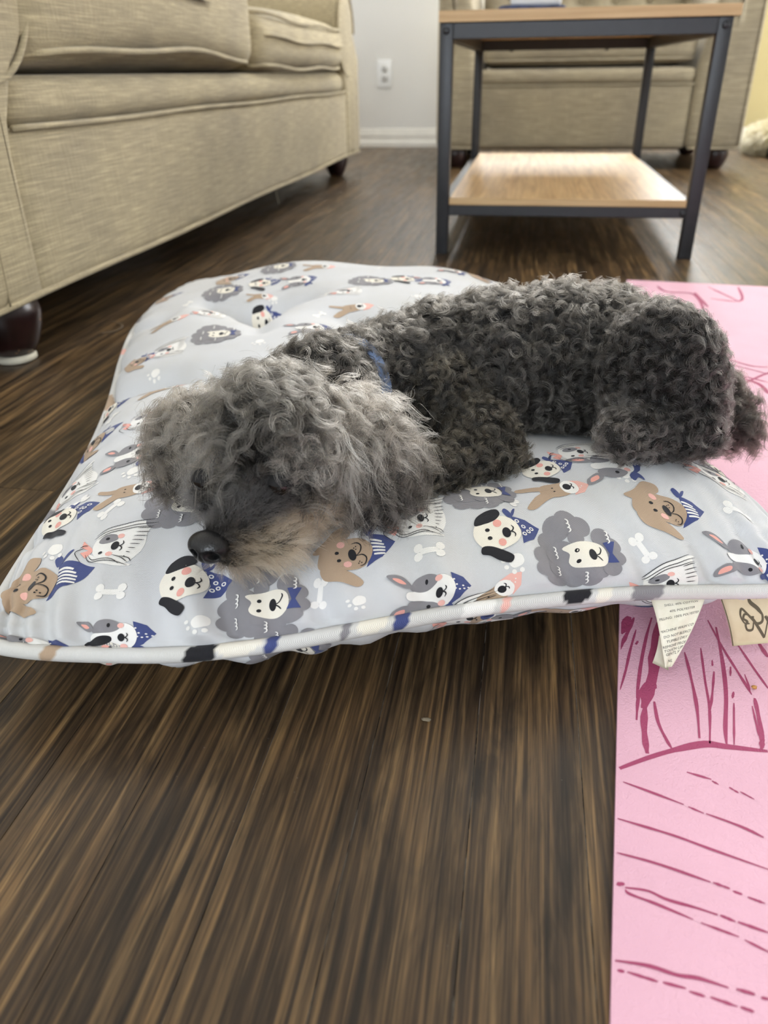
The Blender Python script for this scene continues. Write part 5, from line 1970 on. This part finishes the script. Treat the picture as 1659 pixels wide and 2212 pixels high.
for v in bm.verts:
    x_, y_, z_ = v.co                                  # x side, y forward, z up
    wdt = 0.0120 * (1 - 0.18 * max(0, -z_)) * (1 + 0.10 * max(0, z_))
    px_, py_, pz_ = x_ * wdt, y_ * 0.0100, z_ * (0.0086 if z_ > 0 else 0.0096)
    # nostrils: comma shaped pits at the front sides
    for sg in (-1, 1):
        dd = math.hypot((x_ - sg * 0.48) / 0.25, (z_ + 0.18 + 0.25 * (abs(x_) - 0.46)) / 0.27)
        if y_ > 0:
            py_ -= 0.0068 * math.exp(-dd ** 4)
    # groove under the nose
    if z_ < 0.1 and y_ > 0:
        py_ -= 0.0014 * math.exp(-(x_ / 0.07) ** 2) * min(1, (0.1 - z_) * 2)
    p = NOSE + rgt * px_ + fwd * py_ + upv * pz_
    v.co = Vector(p)
ns = bm_obj('nose', bm, MAT_NOSE, dog)
m_, nt3, N3, L3, b3 = new_mat('dark_glossy_eye')
L3.new(ramp(nt3, noise(nt3, 200, 2), [(0.3, (0.004, 0.003, 0.003)), (0.7, (0.012, 0.008, 0.006))]), b3.inputs['Base Color'])
b3.inputs['Roughness'].default_value = 0.08
MAT_EYE = m_
MAT_LID = simple_mat('black_eyelid_skin', (0.006, 0.005, 0.005, 1), 0.85)
for E_ in (EYE_N, EYE_F):
    nrm = unit(E_ - SK + np.array([0, -0.02, 0.0]))
    bm = bmesh.new()
    bmesh.ops.create_icosphere(bm, subdivisions=3, radius=0.0062)
    for v in bm.verts:
        v.co = Vector(np.array(v.co) + E_)
    ey = bm_obj('eye', bm, MAT_EYE, dog)
    # heavy upper lid half closed over the eye
    bm = bmesh.new()
    bmesh.ops.create_icosphere(bm, subdivisions=3, radius=0.0072)
    dl = [v for v in bm.verts if np.dot(np.array(v.co), np.array([0, -0.55, -0.84])) > 0.0030]
    bmesh.ops.delete(bm, geom=dl, context='VERTS')
    for v in bm.verts:
        v.co = Vector(np.array(v.co) + E_)
    ld = bm_obj('eyelid', bm, MAT_LID, dog)
MAT_COLLAR = simple_mat('blue_webbing', srgb(104, 124, 158), 0.8, 0.15, 300, bstr=0.4, bscale=900)
ca_, cb_ = np.array((-0.1328, 0.5100, 0.1363)), np.array((-0.0793, 0.5850, 0.1231))
cdir = unit(cb_ - ca_)
cc_ = np.array((-0.1221, 0.5370, 0.1225)) + np.array([0, 0, -0.0025])
k1 = unit(np.cross(cdir, np.array([0, 0, 1.0]))); k2 = np.cross(k1, cdir)
V, Fc = [], []
nn = 48
for q in range(nn):
    a = 2 * PI * q / nn
    for rr_, off_ in ((0.0425, -0.005), (0.0437, -0.0045), (0.0437, 0.0045), (0.0425, 0.005)):
        V.append(cc_ + k1 * rr_ * math.cos(a) + k2 * rr_ * 1.0 * math.sin(a) + cdir * off_)
for q in range(nn):
    q2 = (q + 1) % nn
    for w_ in range(4):
        w2 = (w_ + 1) % 4
        Fc.append((q * 4 + w_, q * 4 + w2, q2 * 4 + w2, q2 * 4 + w_))
V = np.array(V)
V[:, 2] = np.maximum(V[:, 2], bed_height(V) + 0.0012)
mesh_from('collar', V, Fc, MAT_COLLAR, dog)

# ------------------------------------------------------------------ fluffy bed by the far wall
def shag_mat():
    m, nt, N, L, b = new_mat('cream_plush_core')
    L.new(ramp(nt, noise(nt, 60, 4), [(0.3, srgb(110, 98, 72)), (0.7, srgb(170, 158, 122))]), b.inputs['Base Color'])
    b.inputs['Roughness'].default_value = 0.95
    return m


MAT_SHAG = shag_mat()
FB = np.array([1.265, 3.93, 0.0])
fb = thing('fluffy_pet_bed', 'round cream plush pet bed on the floor right of the armchair', 'pet bed', tuple(FB))
V, Fc = [], []
na, nb = 60, 20
for i in range(na):
    a = 2 * PI * i / na
    for j in range(nb):
        t = 2 * PI * j / nb
        r_ = 0.245 + 0.085 * math.cos(t)
        z = 0.060 + 0.058 * math.sin(t)
        V.append((FB[0] + r_ * math.cos(a), FB[1] + r_ * math.sin(a), max(0.001, z)))
for i in range(na):
    for j in range(nb):
        Fc.append((i * nb + j, ((i + 1) % na) * nb + j, ((i + 1) % na) * nb + (j + 1) % nb, i * nb + (j + 1) % nb))
rim = mesh_from('rim', V, Fc, MAT_SHAG)
set_parent_keep(rim, fb)
pad = lathe('centre_pad', [(0.001, 0.0), (0.20, 0.0), (0.21, 0.02), (0.20, 0.045), (0.10, 0.055), (0.001, 0.058)], MAT_SHAG, None, tuple(FB), 40)
set_parent_keep(pad, fb)
nr = 5200
aa = rng.uniform(0, 2 * PI, nr); tt = rng.uniform(-0.9, PI + 0.9, nr)
rr_ = 0.245 + 0.085 * np.cos(tt)
P = np.stack([FB[0] + rr_ * np.cos(aa), FB[1] + rr_ * np.sin(aa), 0.060 + 0.058 * np.sin(tt)], 1)
N_ = np.stack([np.cos(tt) * np.cos(aa), np.cos(tt) * np.sin(aa), np.sin(tt)], 1)
pl = Fur()
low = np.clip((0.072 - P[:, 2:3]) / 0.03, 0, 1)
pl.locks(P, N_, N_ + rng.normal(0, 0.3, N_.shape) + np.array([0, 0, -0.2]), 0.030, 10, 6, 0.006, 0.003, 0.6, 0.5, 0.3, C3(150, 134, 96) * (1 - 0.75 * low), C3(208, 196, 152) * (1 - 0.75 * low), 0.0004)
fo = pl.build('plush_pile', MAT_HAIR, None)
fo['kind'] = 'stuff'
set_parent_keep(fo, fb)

# ------------------------------------------------------------------ crumbs and a stray hair on the boards
MAT_CRUMB = simple_mat('pale_lint', srgb(120, 110, 92), 0.9)
MAT_HAIRL = simple_mat('stray_hair', srgb(120, 104, 84), 0.6)
sh = tube('stray_hair', crom([(-0.6036, 1.0332, 0.0010), (-0.5879, 1.0389, 0.0020), (-0.5850, 1.0617, 0.0025), (-0.5994, 1.0815, 0.0020), (-0.6190, 1.0928, 0.0010)], 26), 0.0007, MAT_HAIRL, n=5)
tag(sh, 'curled stray hair on the floor between sofa foot and printed bed', 'hair')
for (cx, cy, lab) in (((-0.0347, 0.3296, 0.0000)[0], (-0.0347, 0.3296, 0.0000)[1], 'pale lint crumb on the dark boards in front of the pet bed'),
                      ((0.1576, 0.3816, 0.0000)[0], (0.1576, 0.3816, 0.0000)[1], 'tiny amber crumb on the pink mat beneath the canvas label')):
    on_mat = 'amber' in lab
    z0 = MT if on_mat else 0.0
    bm = bmesh.new()
    bmesh.ops.create_icosphere(bm, subdivisions=2, radius=1.0)
    for v in bm.verts:
        k = 1 + 0.35 * math.sin(v.co.x * 5 + v.co.y * 3) * math.cos(v.co.z * 4)
        s = (0.0016, 0.0013, 0.0011) if on_mat else (0.0028, 0.0015, 0.0006)
        v.co = Vector((cx + v.co.x * s[0] * k, cy + v.co.y * s[1] * k, z0 + s[2] * 1.2 + v.co.z * s[2]))
    cr = bm_obj('crumb', bm, simple_mat('amber_crumb', srgb(196, 140, 70), 0.4) if on_mat else MAT_CRUMB)
    tag(cr, lab, 'crumb')
